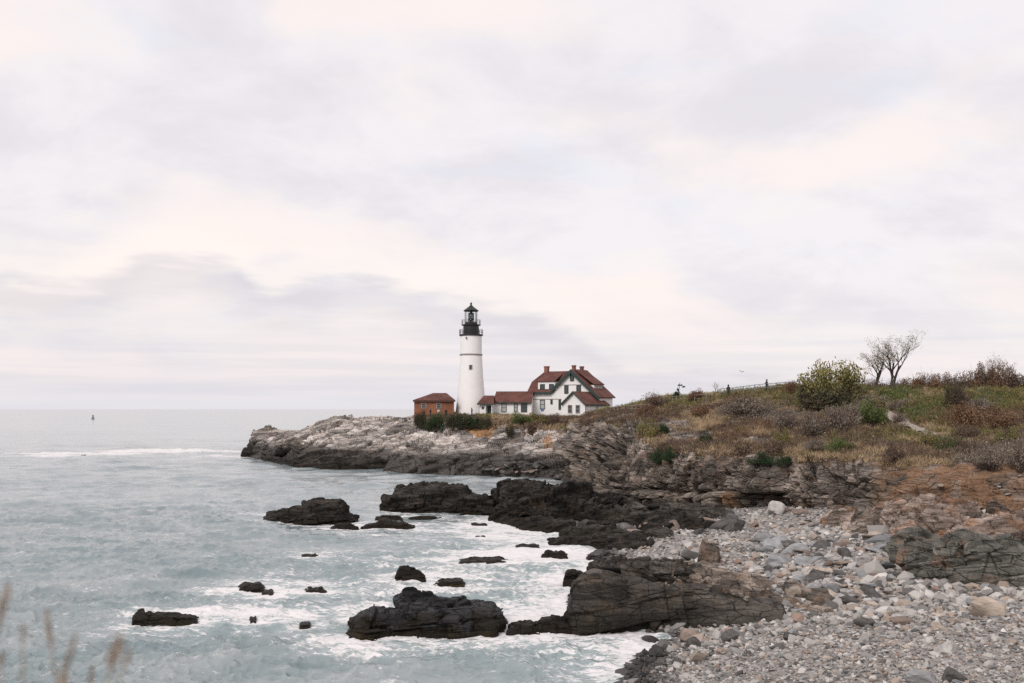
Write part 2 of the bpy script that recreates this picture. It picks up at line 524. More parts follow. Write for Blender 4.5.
bst = [
    Bs((560, 480, 156), [(566, 470, 157), (570, 455, 158), (576, 432, 160), (580, 421, 168), (590, 414.5, 190)], -0.5),
    Bs((572, 483, 148), [(579, 466, 149), (584, 448, 150), (588, 424, 152), (592, 417, 165), (600, 413.5, 190)], -0.5),
    Bs((581, 489, 137), [(590, 470, 137), (596, 452, 138), (600, 426, 141), (606, 415.5, 158), (616, 411, 188)], -0.5),
    Bs((590, 499, 122), [(598, 477, 121), (606, 458, 122), (612, 431, 126), (620, 416, 148), (634, 407, 183)], -0.3),
    Bs((603, 507, 111), [(612, 486, 110), (620, 465, 111), (626, 436, 117), (634, 416, 140), (652, 402.5, 176)], -0.3),
    Bs((628, 510, 107.5), [(634, 484, 107), (640, 465, 109), (646, 445, 114), (654, 415, 138), (672, 398.0, 166)], 0),
    Bs((664, 512, 104), [(665, 485, 103.2), (668, 461, 104.3), (670, 451, 106), (678, 415, 134), (696, 398, 150)], 0),
    Bs((700, 514, 99.5), [(700, 487, 99.4), (700, 464, 100.6), (702, 453, 102.5), (708, 415, 128), (722, 396.0, 140)], 0),
    Bs((750, 517, 92.5), [(750, 489, 92.8), (750, 468, 93.8), (750, 456, 95.8), (754, 415, 122), (762, 391.5, 135)], 0),
    Bs((800, 518, 87), [(800, 492, 87.2), (800, 471, 88.2), (800, 459, 90), (802, 418, 117), (804, 388, 132)], 0),
    Bs((850, 514, 81.5), [(850, 494, 81.8), (850, 473, 82.6), (850, 461, 84.5), (850, 420, 110), (850, 388, 126)], 0),
    Bs((900, 516, 77.5), [(900, 501, 78), (900, 481, 79.2), (900, 465, 80.8), (900, 426, 104), (900, 391.5, 122)], 0),
    Bs((960, 526, 72.5), [(960, 506, 73.6), (960, 481, 75.4), (960, 466, 77.2), (960, 431, 99), (960, 392, 119)], 0),
    Bs((1024, 529, 69.5), [(1024, 506, 70.8), (1024, 481, 72.5), (1024, 464, 74.2), (1024, 427, 97), (1024, 392, 117)], 0),
    Bs((1120, 532, 67), [(1120, 507, 69), (1120, 482, 72), (1120, 463, 75), (1120, 424, 95), (1120, 391, 115)], 0),
    Bs((1320, 540, 62), [(1320, 512, 64), (1320, 484, 67), (1320, 462, 71), (1320, 423, 90), (1320, 388, 110)], 0),
]
bu = [560, 570, 580, 590, 602, 630, 665, 700, 750, 800, 850, 900, 960, 1024, 1120, 1320]


def bspec(p, u, t):
    n = fbm(p * 0.16, 4, 51)
    n2 = fbm(p * 0.6, 3, 52)
    left = 1 - sstep(606, 650, u)                       # bare rock buttress at the bluff's end
    rock = 1 - sstep(3.75, 4.2, t + 0.35 * n) * (1 - left)
    rock = np.maximum(rock * (1 - left), left * (1 - sstep(4.05, 4.6, t + 0.5 * n)))
    dirt = sstep(868, 900, u) * (1 - sstep(1018, 1050, u)) * sstep(0.9, 1.3, t)
    b1 = blocky(p, (2.3, 2.6, 3.6), rotm(8, -6, 20), 21, 0.9, .6); tone = .55 * blocky.tone
    b2 = blocky(p, (1.0, 1.1, 1.5), rotm(8, -6, 24), 22, 0.9, .5); bspec.tone = tone + .45 * blocky.tone; bspec.tone = bspec.tone * (1 - .85 * dirt) + .425 * dirt
    b3 = blocky(p, (0.55, 0.55, 0.4), rotm(10, -10, 10), 23, 0.8)
    amp = rock * (1 - 0.85 * dirt)
    d = amp * (1.7 * b1 + 0.8 * b2 + 0.2 * b3)
    # overhanging top blocks, hollow at the foot
    hollow = np.exp(-((t - 1.15) / 0.35) ** 2) * (0.9 + 0.9 * n2) * (1 - dirt) * sstep(640, 720, u) * (1 - sstep(850, 880, u))
    d = d - hollow
    d = d + (1 - rock) * (0.7 * n + 0.3 * n2) * (1 - sstep(6.3, 6.9, t))
    d = d * (1 - .9 * dirt * rock) + dirt * rock * (1.3 * fbm(p * np.array((.8, .8, .12)), 3, 56) + 0.6 * n2 + 0.7 * fbm(p * 0.45, 2, 55) + 0.9 * fbm(p * 1.1, 5, 54, .65))
    out = sstep(0.24, 0.40, fbm(p * 0.11, 3, 57)) * sstep(4.1, 4.4, t) * (1 - sstep(4.9, 5.4, t)) * (1 - sstep(760, 800, u))
    d = d + out * (0.5 + 0.45 * b2 + 0.2 * b3)
    cov = sstep(3.8, 4.15, t + 0.35 * n) * (1 - left) + left * sstep(4.0, 4.5, t + 0.5 * n)
    cov = cov * (1 - 0.9 * out)
    ru = dirt * (1 - sstep(3.8, 4.0, t)) * (0.50 + 0.75 * fbm(p * 0.9, 4, 58, .6))
    ru = np.maximum(ru, 0.42 * sstep(840, 880, u) * (1 - sstep(3.9, 4.1, t)) * sstep(1.2, 1.6, t))
    ru = np.maximum(ru, 0.5 * np.exp(-((u - 735) / 14.0) ** 2) * np.exp(-((t - 1.6) / 0.7) ** 2))
    return d, cov, np.clip(ru, 0, 1)


BV, BC, BT = build_land('bluff', bst, bu, 1200, [4, 44, 40, 26, 80, 70, 14, 6], M['bluff'], bspec)

_bp = BV.reshape(-1, 3)
_bs = np.stack([CX + F * _bp[:, 0] / _bp[:, 1], HY + F * (H - _bp[:, 2]) / _bp[:, 1]], -1)
_hp = HV.reshape(-1, 3)
_hs = np.stack([CX + F * _hp[:, 0] / _hp[:, 1], HY + F * (H - _hp[:, 2]) / _hp[:, 1]], -1)


def hit(px, py, which='b', rad=1.6):
    """where the sight line through a point of the photograph meets the ground"""
    S, Q = (_bs, _bp) if which == 'b' else (_hs, _hp)
    d = np.hypot(S[:, 0] - px, S[:, 1] - py)
    m = d < max(rad, d.min() + 0.3)
    i = np.where(m)[0]
    return Q[i[np.argmin(Q[i, 1])]].copy()


# beach --------------------------------------------------------------------------------
def dxw(x, y):
    return x - np.interp(y, WLY, WLX)


gx = np.linspace(-6, 75, 260); gy = np.linspace(14, 118, 300)
GX, GY = np.meshgrid(gx, gy, indexing='ij')
GZ = beach_z(GX, GY)
bc = np.stack([GX, GY, GZ], -1)
pn = bc.reshape(-1, 3)
wet = 1 - sstep(0.5, 2.6, dxw(pn[:, 0], pn[:, 1]) + 1.2 * fbm(pn * 0.5, 3, 95))
mb, nt, bsdf, N, L = nmat('beach_shingle')
g = N.new('ShaderNodeNewGeometry')
vo = N.new('ShaderNodeTexVoronoi'); vo.inputs['Scale'].default_value = 5.5; L.new(g.outputs['Position'], vo.inputs['Vector'])
rc = ramp(N, [(0.0, (0.10, 0.097, 0.094)), (0.35, (0.25, 0.24, 0.23)), (0.7, (0.33, 0.31, 0.295)), (1.0, (0.24, 0.20, 0.17))])
sp = N.new('ShaderNodeSeparateColor'); L.new(vo.outputs['Color'], sp.inputs[0]); L.new(sp.outputs[0], rc.inputs[0])
ed = maprange(N, L, vo.outputs['Distance'], 0.05, 0.12, 1.0, 0.0)
at = N.new('ShaderNodeAttribute'); at.attribute_name = 'wet'
cc = mixc(N, L, math_n(N, L, 'MULTIPLY', at.outputs['Fac'], 0.85), rc.outputs[0], (0.035, 0.033, 0.032))
L.new(cc, bsdf.inputs['Base Color']); bsdf.inputs['Roughness'].default_value = 0.85
bp = N.new('ShaderNodeBump'); bp.invert = True; bp.inputs['Distance'].default_value = 0.12; L.new(vo.outputs['Distance'], bp.inputs['Height']); L.new(bp.outputs['Normal'], bsdf.inputs['Normal'])
me = mesh_np('beach', pn, [grid_faces(260, 300)], True, attrs={'wet': wet})
tag(obj('beach', me, mb), kind='structure')

# ground the camera stands on ------------------------------------------------------------
xs = np.linspace(-14, 14, 60); ys = np.linspace(-16, 16, 70)
GX, GY = np.meshgrid(xs, ys, indexing='ij')
q = np.stack([GX, GY, 0 * GX], -1).reshape(-1, 3)
zz = 9.3 - np.maximum(q[:, 1] - 2.8, 0) ** 1.1 * 0.95 + 0.12 * fbm(q * 0.8, 3, 3)
me = mesh_np('near_bank', np.stack([q[:, 0], q[:, 1], zz], -1), [grid_faces(60, 70)], True)
tag(obj('near_bank_ground', me, plain('near_soil', (0.14, 0.11, 0.07), 0.9, var=0.4)), kind='structure')


def foot(px, py):
    """where the sight line meets the beach or the sea"""
    Y = np.linspace(18, min(260.0, Yat(py, -0.2)), 1500)
    z = np.maximum(0.0, np.where(Y < 116, beach_z((px - CX) / F * Y, np.minimum(Y, 117)), 0.0))
    i = np.argmax(H - (py - HY) / F * Y <= z)
    return Y[i], z[i]


# ------------------------------------------------------------------ rocks in the water and ledges
SHORE = []          # points the foam gathers around


def rock(name, label, prof, base, depth, mat, zb=0.0, lean=0.5, amp=1.0, dims=(1.2, 1.0, 0.4), rot=(4, 6, 15), seed=1, res=1.0, group=None,
         cat='rock', auto=True, front=0.9, back=0.75, step=None, foam=True, tilt_top=0.0):
    """a rock lofted from left to right: prof = skyline [(px, py)], base = foot [(px, py)] standing at height zb"""
    if not hasattr(base, '__len__'):
        base = [(0, base), (2000, base)]
    bx, by = zip(*base)
    pxs = [p_[0] for p_ in prof]
    st, up, zbs, last = [], [], [], None
    for i, (px, pyt) in enumerate(prof):
        pyb = np.interp(px, bx, by)
        if auto and pyb > 470:
            Yf, zb = foot(px, pyb)
        else:
            Yf, zb = Yat(pyb, 0.0), 0.0
        zbs.append(zb)
        top = P(px, pyt, Yf + lean)[2]
        h = max(0.05, top - zb)
        dd = depth
        x = lambda Y: (px - CX) / F * Y
        if step:
            fs, sb = step
            pts = [(Yf - .25, zb - .9), (Yf, zb), (Yf + .05, zb + fs * h * .9), (Yf + sb, zb + fs * h), (Yf + sb + lean * .4, zb + h * .95),
                   (Yf + lean + .3 * dd, zb + h * 1.02), (Yf + lean + dd * .8, zb + h * back), (Yf + lean + dd + .6, zb - .9)]
        else:
            pts = [(Yf - .25, zb - .9), (Yf, zb), (Yf + lean * .35, zb + .45 * h), (Yf + lean * .75, zb + h * front), (Yf + lean, zb + h * .97),
                   (Yf + lean + .35 * dd, zb + h * (1.02 + tilt_top)), (Yf + lean + dd * .8, zb + h * back), (Yf + lean + dd + .6, zb - .9)]
        row = [np.array((x(Y), Y, z)) for Y, z in pts]
        if i in (0, len(prof) - 1):
            mid = np.mean(row, 0); mid[2] = zb - .7
            sgn = -1 if i == 0 else 1
            e = [np.array((r[0] + sgn * 0.12 * min(h, 1.5), mid[1] + 0.3 * (r[1] - mid[1]), zb - .7)) for r in row]
            if i == 0:
                st += [e, row]; up += [px - 0.02 * (pxs[-1] - pxs[0]) - .3, px]
            else:
                st += [row, e]; up += [px, px + 0.02 * (pxs[-1] - pxs[0]) + .3]
        else:
            st.append(row); up.append(px)
        if foam and zb < 0.4:
            for q_ in (row[1], row[-1]):
                SHORE.append((q_[0], q_[1]))
            if last is not None:
                for f_ in (.25, .5, .75):
                    for k_ in (1, -1):
                        SHORE.append(tuple((last[k_] * (1 - f_) + row[k_] * f_)[:2]))
            last = row
    zb = float(np.mean(zbs))
    Y0 = np.mean([r[1][1] for r in st])
    wid = (pxs[-1] - pxs[0]) / F * Y0
    hmax = max(r[5][2] - zb for r in st)
    cell = Y0 / F * 0.9 / res
    nc = int(np.clip(wid / cell, 24, 420)) + 8
    vr = int(np.clip(hmax / cell, 8, 110))
    dr = int(np.clip(depth / cell / 2, 6, 60))
    V, u, t = loft(st, up, nc, [3, vr // 2 + 2, vr // 2 + 2, max(4, vr // 3), max(4, dr // 2), dr, max(6, dr // 2)], smooth=1)
    n = grid_normals(V)
    c = V.mean((0, 1)); c[2] = zb - 0.5
    fl = np.sign((n * (V - c)).sum()); n = smooth_grid(n * fl, 3)
    n /= np.linalg.norm(n, axis=2, keepdims=True) + 1e-9
    p = V.reshape(-1, 3)
    R = rotm(*rot)
    dims = np.array(dims)
    blocky(p, dims * 1.1, R, seed); blocky_tone = blocky.tone
    d = amp * (0.26 * blocky(p, dims * 1.6, R, seed, 0.9, .45) + 0.16 * blocky(p, dims * 0.7, R, seed + 1, 0.9, 0.35) + 0.06 * blocky(p, dims * 0.3, R, seed + 2, .8)
               + 0.05 * fbm(p / dims.mean(), 3, seed + 3))
    d = np.minimum(d, 0.45 * hmax)
    V2 = p + n.reshape(-1, 3) * (d * dims.mean())[:, None]
    tone = .5 + .6 * (blocky_tone - .5)
    G2 = V2.reshape(V.shape); V2 = (0.45 * G2 + 0.55 * smooth_grid(G2, 1)).reshape(-1, 3)
    base_pt = np.array((V[:, :, 0].mean(), V[:, :, 1].mean(), zb))
    me = mesh_np(name, V2 - base_pt, [grid_faces(nc, len(t))], False, attrs={'tone': tone})
    o = obj(name, me, mat)
    o.location = base_pt
    tag(o, label, cat, group)
    return o


rock('sea_rock', 'large stepped dark rock in the foaming water, nearest the camera',
     [(348, 633), (352, 625), (360, 619), (369, 612.5), (380, 611), (393, 611.5), (397, 601), (405, 599), (407, 595), (419, 594.5), (421, 591.5), (435, 592), (442, 597), (457, 597.5),
      (468, 603), (492, 606), (497, 613), (501, 620)],
     [(348, 640), (360, 642), (400, 639), (450, 637), (502, 636)], 2.6, M['blue'], lean=1.5, amp=0.7, dims=(2.1, 1.5, 0.5), rot=(3, 3, 12), seed=107, res=1.15, step=(0.45, 0.55))
rock('sea_rock', 'low flat dark rock alone in the water above the blurred grass stalks',
     [(132, 624), (136, 612.5), (143, 611), (153, 613.5), (162, 616), (180, 616.5), (193, 617.5), (198, 622)], 627.5, 1.6, M['blue'], lean=.45, amp=.7, dims=(1.2, .9, .3), rot=(5, 5, 0), seed=111, res=1.1)
rock('sea_rock', 'dark humped islet with a blue grey cap, leftmost of the larger rocks in mid water',
     [(264, 519), (268, 514), (280, 512), (292, 509), (301, 507), (304, 501.5), (315, 500.5), (330, 501.5), (341, 500), (345, 507), (352, 512), (358, 519)],
     [(264, 521), (300, 526), (340, 525), (358, 523)], 3.6, M['black'], lean=1.6, amp=.9, dims=(2, 1.5, .5), seed=121, step=(0.45, 0.7))
rock('sea_rock', 'thin low dark rock just right of the capped islet', [(329, 528), (338, 524.5), (350, 523.5), (358, 527)], 530, 1.4, M['black'], lean=.4, amp=.5, dims=(1.2, 1, .3), seed=131)
rock('sea_rock', 'low brown rock with a pointed hump in front of the long dark ledge',
     [(360, 528), (368, 525.5), (377, 525), (380, 519.5), (386, 519), (392, 522), (405, 524), (415, 527)], 529.5, 1.5, M['black'], lean=.5, amp=.6, dims=(1.2, 1, .3), seed=141)
rock('sea_rock', 'smooth low rock wedged between the pointed low rock and the long dark ledge', [(375, 518), (382, 515), (394, 515.5), (404, 519)], 521, 1.4, M['black'], lean=.5, amp=.5, dims=(1.4, 1, .3), seed=151)
rock('sea_rock', 'narrow brown rock strip awash along the foot of the long dark ledge', [(408, 518), (418, 516.5), (430, 516), (443, 518)], 519.5, 1.3, M['black'], lean=.3, amp=.4, dims=(1.4, 1, .3), seed=155)
rock('rock_ledge', 'long flat topped black ledge reaching out into the mid water from the rocky shore',
     [(378, 506), (382, 500), (384, 496.5), (389, 498), (396, 497), (400, 490), (406, 488.5), (419, 489), (425, 491), (445, 490.5), (462, 491), (475, 494.5), (490, 499), (508, 502)],
     [(378, 511), (400, 514), (440, 513.5), (508, 518)], 6.0, M['black'], lean=2.2, amp=1.1, dims=(3.0, 2.0, .7), seed=161, cat='ledge', step=(0.5, .8))
rock('rock_ledge', 'jagged black ledge between the long flat ledge and the foot of the cliff',
     [(492, 508), (498, 498), (501, 489), (512, 488), (520, 486.5), (532, 488), (541, 489.5), (556, 492), (575, 493.5), (592, 491), (606, 494), (622, 500)],
     [(492, 516), (510, 524), (540, 527), (580, 527), (622, 522)], 9.0, M['black'], lean=4.5, amp=1.3, dims=(2.8, 2.0, .7), rot=(8, 14, 20), seed=171, cat='ledge', step=(0.35, 1.6))
rock('rock_ledge', 'low dark rock apron fringed with foam below the jagged black ledge',
     [(490, 519), (505, 518), (520, 520), (540, 519), (560, 521), (575, 524)], [(490, 521), (520, 530), (550, 533), (575, 536)], 4.0, M['black'], lean=1.6, amp=.9, dims=(1.6, 1.2, .4), rot=(6, 16, 10), seed=176, cat='ledge')
rock('rock_ledge', 'long low dark ledge under the grey cliff face at the top of the beach',
     [(608, 512), (625, 508), (650, 505), (680, 506), (705, 508), (722, 513), (735, 519)], [(608, 522), (660, 522), (700, 519), (735, 522)], 3.0, M['wall'], zb=0.5, lean=1.2, amp=1.0, dims=(2.2, 1.6, .6), seed=181,
     cat='ledge', foam=False)
rock('rock_ledge', 'rounded dark rock tongue reaching into the foam from the boulders below the cliff',
     [(549, 543), (560, 539), (585, 538), (600, 536.5), (620, 536), (640, 538), (652, 543)], [(549, 545), (580, 548), (620, 550), (652, 549)], 3.0, M['black'], lean=1.2, amp=.8, dims=(1.8, 1.3, .4), seed=186, cat='ledge')
rock('rock_ledge', 'black broken shelf joining the jagged black ledge to the cliff foot', [(590, 520), (604, 515), (622, 513), (640, 515), (658, 514), (676, 517), (694, 520), (706, 525)],
     [(590, 533), (640, 531), (706, 529)], 4.0, M['black'], lean=2.0, amp=1.1, dims=(1.6, 1.2, .5), rot=(8, 14, 20), seed=188, cat='ledge', foam=False)
rock('rock_ledge', 'low dark slab shelf between the rounded rock tongue and the black broken shelf', [(560, 532), (580, 528), (604, 527), (630, 529), (655, 530), (672, 534)],
     [(560, 538), (610, 538), (672, 538)], 2.4, M['wall'], lean=1.2, amp=1.0, dims=(1.5, 1.1, .35), rot=(8, 12, 10), seed=193, cat='ledge')
for k, (a, b_, t_, base_, lb) in enumerate([
        (515, 540, 545, 549, 'thin black skerry in the foam left of the rounded rock tongue'),
        (474, 486, 536, 539.5, 'small black skerry tip alone in the foam below the long flat ledge'),
        (470, 488, 523.5, 526, 'dark skerry awash close under the right end of the long flat ledge'),
        (458, 510, 559.5, 565, 'long thin brown skerry in the middle of the foaming cove'),
        (541, 568, 552, 559, 'flat split skerry in the foam above the boulder off the dark wall'),
        (586, 604, 556, 561, 'short dark skerry at the edge of the pebbles in the cove'),
        (432, 466, 581, 587, 'low wave washed rock just right of the square dark boulder in the foam'),
        (238, 264, 585, 593, 'round backed black rock with foam behind it in the left water'),
        (261, 274, 591.5, 596, 'tiny black rock touching the round backed rock in the left water'),
        (304, 326, 588, 594, 'dark rock tip between the round backed rock and the square boulder'),
        (301, 319, 554, 558.5, 'thin flat rock awash in open water below the capped islet'),
        (248.5, 257.5, 618, 625, 'tiny black rock tip in foam at the lower left'),
        (299, 311, 623.5, 630, 'small dark rock tip left of the large stepped rock'),
        (80, 87, 454, 456.5, 'dark rock in the far white breaker at the left')]):
    w_ = b_ - a
    rock('skerry', lb, [(a, t_ + .6 * (base_ - t_)), (a + .25 * w_, t_ + .1 * (base_ - t_)), (a + .55 * w_, t_ + .3 * (base_ - t_)), (a + .8 * w_, t_), (b_, t_ + .7 * (base_ - t_))],
         base_, 1.2 + .02 * w_, M['black'], lean=.4, amp=.5 if w_ > 16 else .22, dims=(1.2, .9, .3), seed=200 + 7 * k, foam=(k != 13))
rock('sea_rock', 'square shouldered brown black boulder alone in the foam above the large stepped rock',
     [(394, 578), (396, 570), (398, 566), (404, 564.5), (409, 567), (415, 572), (421, 573.5), (427, 577)], [(394, 583), (427, 584.5)], 1.5, M['black'], lean=.5, amp=.6, dims=(1.3, 1.1, .6), seed=301)
rock('sea_rock', 'low grey rock awash between the large stepped rock and the dark rock wall', [(506, 628), (512, 624), (520, 622), (530, 624), (541, 629)], 636, 1.6, M['black'], lean=.6, amp=.6, dims=(1, .8, .3), seed=311)
rock('sea_rock', 'dark blocky rock lying against the left foot of the dark rock wall', [(538, 626), (541, 618), (552, 616.5), (561, 617), (568, 622), (574, 628)], 635.5, 1.6, M['black'], lean=.5, amp=.7, dims=(1, .8, .4), seed=321)
# the dark wall on the water's edge and the ledges behind it
rock('rock_wall', 'massive dark sheer rock wall at the water edge with streaked face, tapering to the right',
     [(568, 622), (571, 610), (575, 594), (581, 585), (594, 578.5), (612, 581), (626, 582.5), (640, 585), (654, 587.5), (666, 586.5), (682, 585), (697, 586), (710, 591), (725, 597.5), (751, 607), (766, 610), (782, 615)],
     [(568, 635), (600, 638), (640, 635), (677, 631), (716, 629), (751, 625), (782, 621)], 3.2, M['wall'], zb=0.0, lean=0.8, amp=.4, dims=(3.6, 2.4, 2.8), rot=(4, 10, 6), seed=333, res=1.2, cat='rock', back=.6)
rock('sea_rock', 'squared boulder sticking out over the foam at the upper left of the dark rock wall',
     [(564, 580), (566, 574), (573, 571.5), (581, 573), (588, 577)], 588, 1.8, M['black'], zb=0.0, lean=.4, amp=.7, dims=(1.2, 1, .35), seed=341)
rock('rock_ledge', 'broken dark ledge immediately behind the top of the dark rock wall',
     [(586, 573), (598, 567), (612, 565), (628, 566), (645, 565), (662, 567), (680, 569), (700, 572)], [(586, 590), (640, 592), (700, 594)], 4.0, M['wall'], zb=0.4, lean=1.2, amp=1.2, dims=(1.4, 1.2, .5), rot=(10, -12, 20), seed=351,
     cat='ledge', foam=True)
rock('rock_ledge', 'brown ledge of slanting split slabs running from the dark rock wall up the beach',
     [(655, 580), (672, 574), (690, 575), (710, 580), (730, 586), (755, 591), (780, 596), (805, 602), (828, 610)], [(655, 590), (700, 601), (760, 612), (800, 614), (828, 616)], 4.5, M['slab'], zb=1.3, lean=2.2, amp=1.25,
     dims=(2.6, 1.0, .4), rot=(12, -20, 12), seed=361, cat='ledge', foam=False, res=1.1)
rock('upright_rock', 'tan upright block of rock standing alone on the fine pebbles behind the dark ledges',
     [(700, 552), (702, 545), (706, 540), (712, 541), (717, 547), (718, 556)], 565.5, 1.3, M['slab'], zb=1.2, lean=.4, amp=.55, dims=(1.1, 1, .7), rot=(4, -10, 0), seed=371, foam=False)
# outcrop at the right end of the beach
rock('rock_outcrop', 'rounded rust orange rock at the left end of the outcrop under the cliff',
     [(822, 520), (828, 511), (838, 506.5), (848, 507.5), (856, 512), (862, 522)], 527, 3.0, M['rusty'], zb=2.1, lean=1.0, amp=.7, dims=(1.2, 1.0, .5), seed=381, cat='rock', foam=False)
rock('rock_outcrop', 'pale grey pink slab between the rust orange rock and the long striped outcrop',
     [(850, 520), (858, 509), (868, 508), (880, 514), (892, 526)], 534, 2.0, M['slab'], zb=2.1, lean=1.2, amp=.6, dims=(1.6, 1.1, .5), rot=(10, 24, 10), seed=391, foam=False)
rock('rock_outcrop', 'long low striped outcrop along the foot of the orange soil bank',
     [(866, 518), (884, 506), (905, 506), (930, 507), (948, 511), (965, 515), (985, 520), (1008, 525), (1035, 531), (1080, 540)],
     [(866, 536), (900, 543), (950, 553), (1000, 560), (1080, 565)], 8.0, M['rusty'], zb=2.0, lean=4.0, amp=1.25, dims=(3.4, 1.6, .9), rot=(12, 16, 12), seed=401, cat='outcrop', foam=False, res=1.1)
rock('rock_outcrop', 'big green grey broken block face overhanging the boulders at the right end of the beach',
     [(898, 551), (906, 540), (918, 537), (932, 540), (946, 538), (962, 540), (980, 545), (1000, 548), (1028, 553), (1070, 560)],
     [(900, 576), (930, 582), (960, 585), (1000, 588), (1070, 592)], 4.2, M['green'], zb=2.0, lean=.5, amp=.95, dims=(2.8, 1.8, 1.7), rot=(8, 14, 10), seed=411, cat='outcrop', foam=False, res=1.15)
rock('sea_rock', 'brown rock standing off the outer tip of the headland', [(241, 454), (244, 447.5), (250, 448), (256, 451), (262, 456)], 457.5, 5, M['black'], lean=1.2, amp=.6, dims=(2.5, 2, 1), seed=421)
rock('rock_ledge', 'low black rock shelf at the waterline under the headland tip', [(260, 458), (272, 457), (285, 460), (298, 461), (310, 465)], [(260, 460), (290, 466), (310, 468)], 6, M['black'], lean=2, amp=.8, dims=(2.5, 2, .6), seed=431, cat='ledge')
rock('rock_ledge', 'long black rock shelf at the waterline below the slanting slabs of the headland',
     [(290, 465), (302, 459), (325, 458), (345, 460), (365, 459), (390, 461), (402, 464)], [(290, 467), (340, 469.5), (402, 469.5)], 8, M['black'], lean=4, amp=.9, dims=(3, 2.2, .7), seed=441, cat='ledge')
rock('rock_ledge', 'sharp edged dark buttress on the waterline below the brick shed', [(386, 470), (391, 457), (400, 450), (412, 452), (425, 455), (440, 459), (455, 463)], [(386, 472), (410, 473.5), (455, 475.5)], 8, M['headland'],
     lean=4, amp=1.0, dims=(3, 2.2, 1.4), rot=(6, 20, 10), seed=451, cat='ledge')
for q in HV[::8, 4]:
    SHORE.append((q[0], q[1]))
for y_ in np.arange(18, 110, 1.2):
    SHORE.append((float(np.interp(y_, WLY, WLX)), float(y_)))
# ------------------------------------------------------------------ sea
pys = np.concatenate([np.linspace(1500, 720, 60, endpoint=False), np.linspace(720, 470, 480, endpoint=False), np.linspace(470, 416, 130, endpoint=False), np.geomspace(7.0, 0.22, 34) + HY])
pxs = np.concatenate([np.linspace(-1400, -60, 60, endpoint=False), np.linspace(-60, 720, 540, endpoint=False), np.linspace(720, 2400, 70)])
SY = Yat(pys)
Xg = (pxs[:, None] - CX) / F * SY[None, :]
Yg = np.broadcast_to(SY[None, :], Xg.shape)
dY = np.abs(np.gradient(SY))[None, :] * np.ones_like(Xg)
dX = np.abs(np.gradient(Xg, axis=0))
sp_ = np.maximum(dY, dX)
kd = kdtree.KDTree(len(SHORE))
for i, (x, y) in enumerate(SHORE):
    kd.insert((x, y, 0), i)
kd.balance()
dist = np.full(Xg.shape, 60.0)
ci = np.unique(np.append(np.arange(0, Xg.shape[0], 3), Xg.shape[0] - 1)); ri = np.unique(np.append(np.arange(0, Xg.shape[1], 3), Xg.shape[1] - 1))
dc = np.full((len(ci), len(ri)), 60.0)
for i_, i in enumerate(ci):
    for j_, j in enumerate(ri):
        if Yg[i, j] < 270 and -80 < Xg[i, j] < 50:
            dc[i_, j_] = kd.find((Xg[i, j], Yg[i, j], 0))[2]
tmp = np.stack([np.interp(np.arange(Xg.shape[0]), ci, dc[:, k]) for k in range(len(ri))], 1)
dist = np.stack([np.interp(np.arange(Xg.shape[1]), ri, tmp[k]) for k in range(Xg.shape[0])], 0)
q = np.stack([Xg, Yg, 0 * Xg], -1).reshape(-1, 3)
shelter = sstep(0, 30, dist)
Z = np.zeros_like(Xg)
wr = np.random.default_rng(5)
for lam, th, am in ((26, -72, .11), (19, -58, .07), (33, -80, .12)):
    Z += am * np.clip(lam / (3 * sp_) - .5, 0, 1) * (0.3 + 0.7 * shelter) * np.sin(2 * math.pi / lam * (Xg * math.cos(math.radians(th)) + Yg * math.sin(math.radians(th))) + 4 * fbm(q * 0.03, 2, 170).reshape(Xg.shape))
warp = (fbm(q * 0.05, 3, 61) * 3).reshape(Xg.shape)
for k in range(40):
    lam = 0.5 * (12 / 0.5) ** (k / 39.0)
    th = math.radians(-90 + 25 + wr.normal(0, 28))
    ph = wr.uniform(0, 6.28)
    a = 0.014 * lam ** 0.8
    w = np.clip(lam / (2.5 * sp_) - 0.6, 0, 1)
    s = np.sin(2 * math.pi / lam * (Xg * math.cos(th) + Yg * math.sin(th) + warp * (0.4 + 0.1 * lam)) + ph)
    Z += a * w * (s + 0.35 * (s * s - .5))
chop = fbm(q * np.array((0.9, 1.4, 1)), 3, 63).reshape(Xg.shape)
Z = Z * (0.6 + 0.5 * fbm(q * 0.04, 3, 64).reshape(Xg.shape))
for sc_, am, sd_ in ((0.45, .15, 161), (0.95, .23, 162), (1.9, .15, 163), (3.6, .07, 165)):
    rn = 1 - np.abs(fbm(q * np.array((sc_ * .62, sc_ * 1.0, 1)) + 7 * sd_, 2, sd_)).reshape(Xg.shape) * 2.2
    Z += am * np.clip(rn, -.5, 1) ** 2 * np.sign(rn) * np.clip(1.0 / sc_ / (1.6 * sp_) - 0.4, 0, 1) * (0.75 + 0.5 * fbm(q * 0.06, 2, 164).reshape(Xg.shape))
Z += 0.07 * chop * np.clip(0.6 / sp_ - 0.3, 0, 1) * (dist < 14)
# foam: around rocks, in the surge of the cove, and in the far breaker
foam = 0.55 * np.exp(-dist / 1.0) + 0.26 * np.exp(-dist / 4.0)
foam *= 0.55 + 0.45 * sstep(190, 110, Yg)


def patch(px, py, rx, ry, a):
    """surging water: centre given by where it stands on the sea, radii in metres"""
    c = P(px, py, Yat(py))
    return a * np.exp(-((Xg - c[0]) / rx) ** 2 - ((Yg - c[1]) / ry) ** 2)


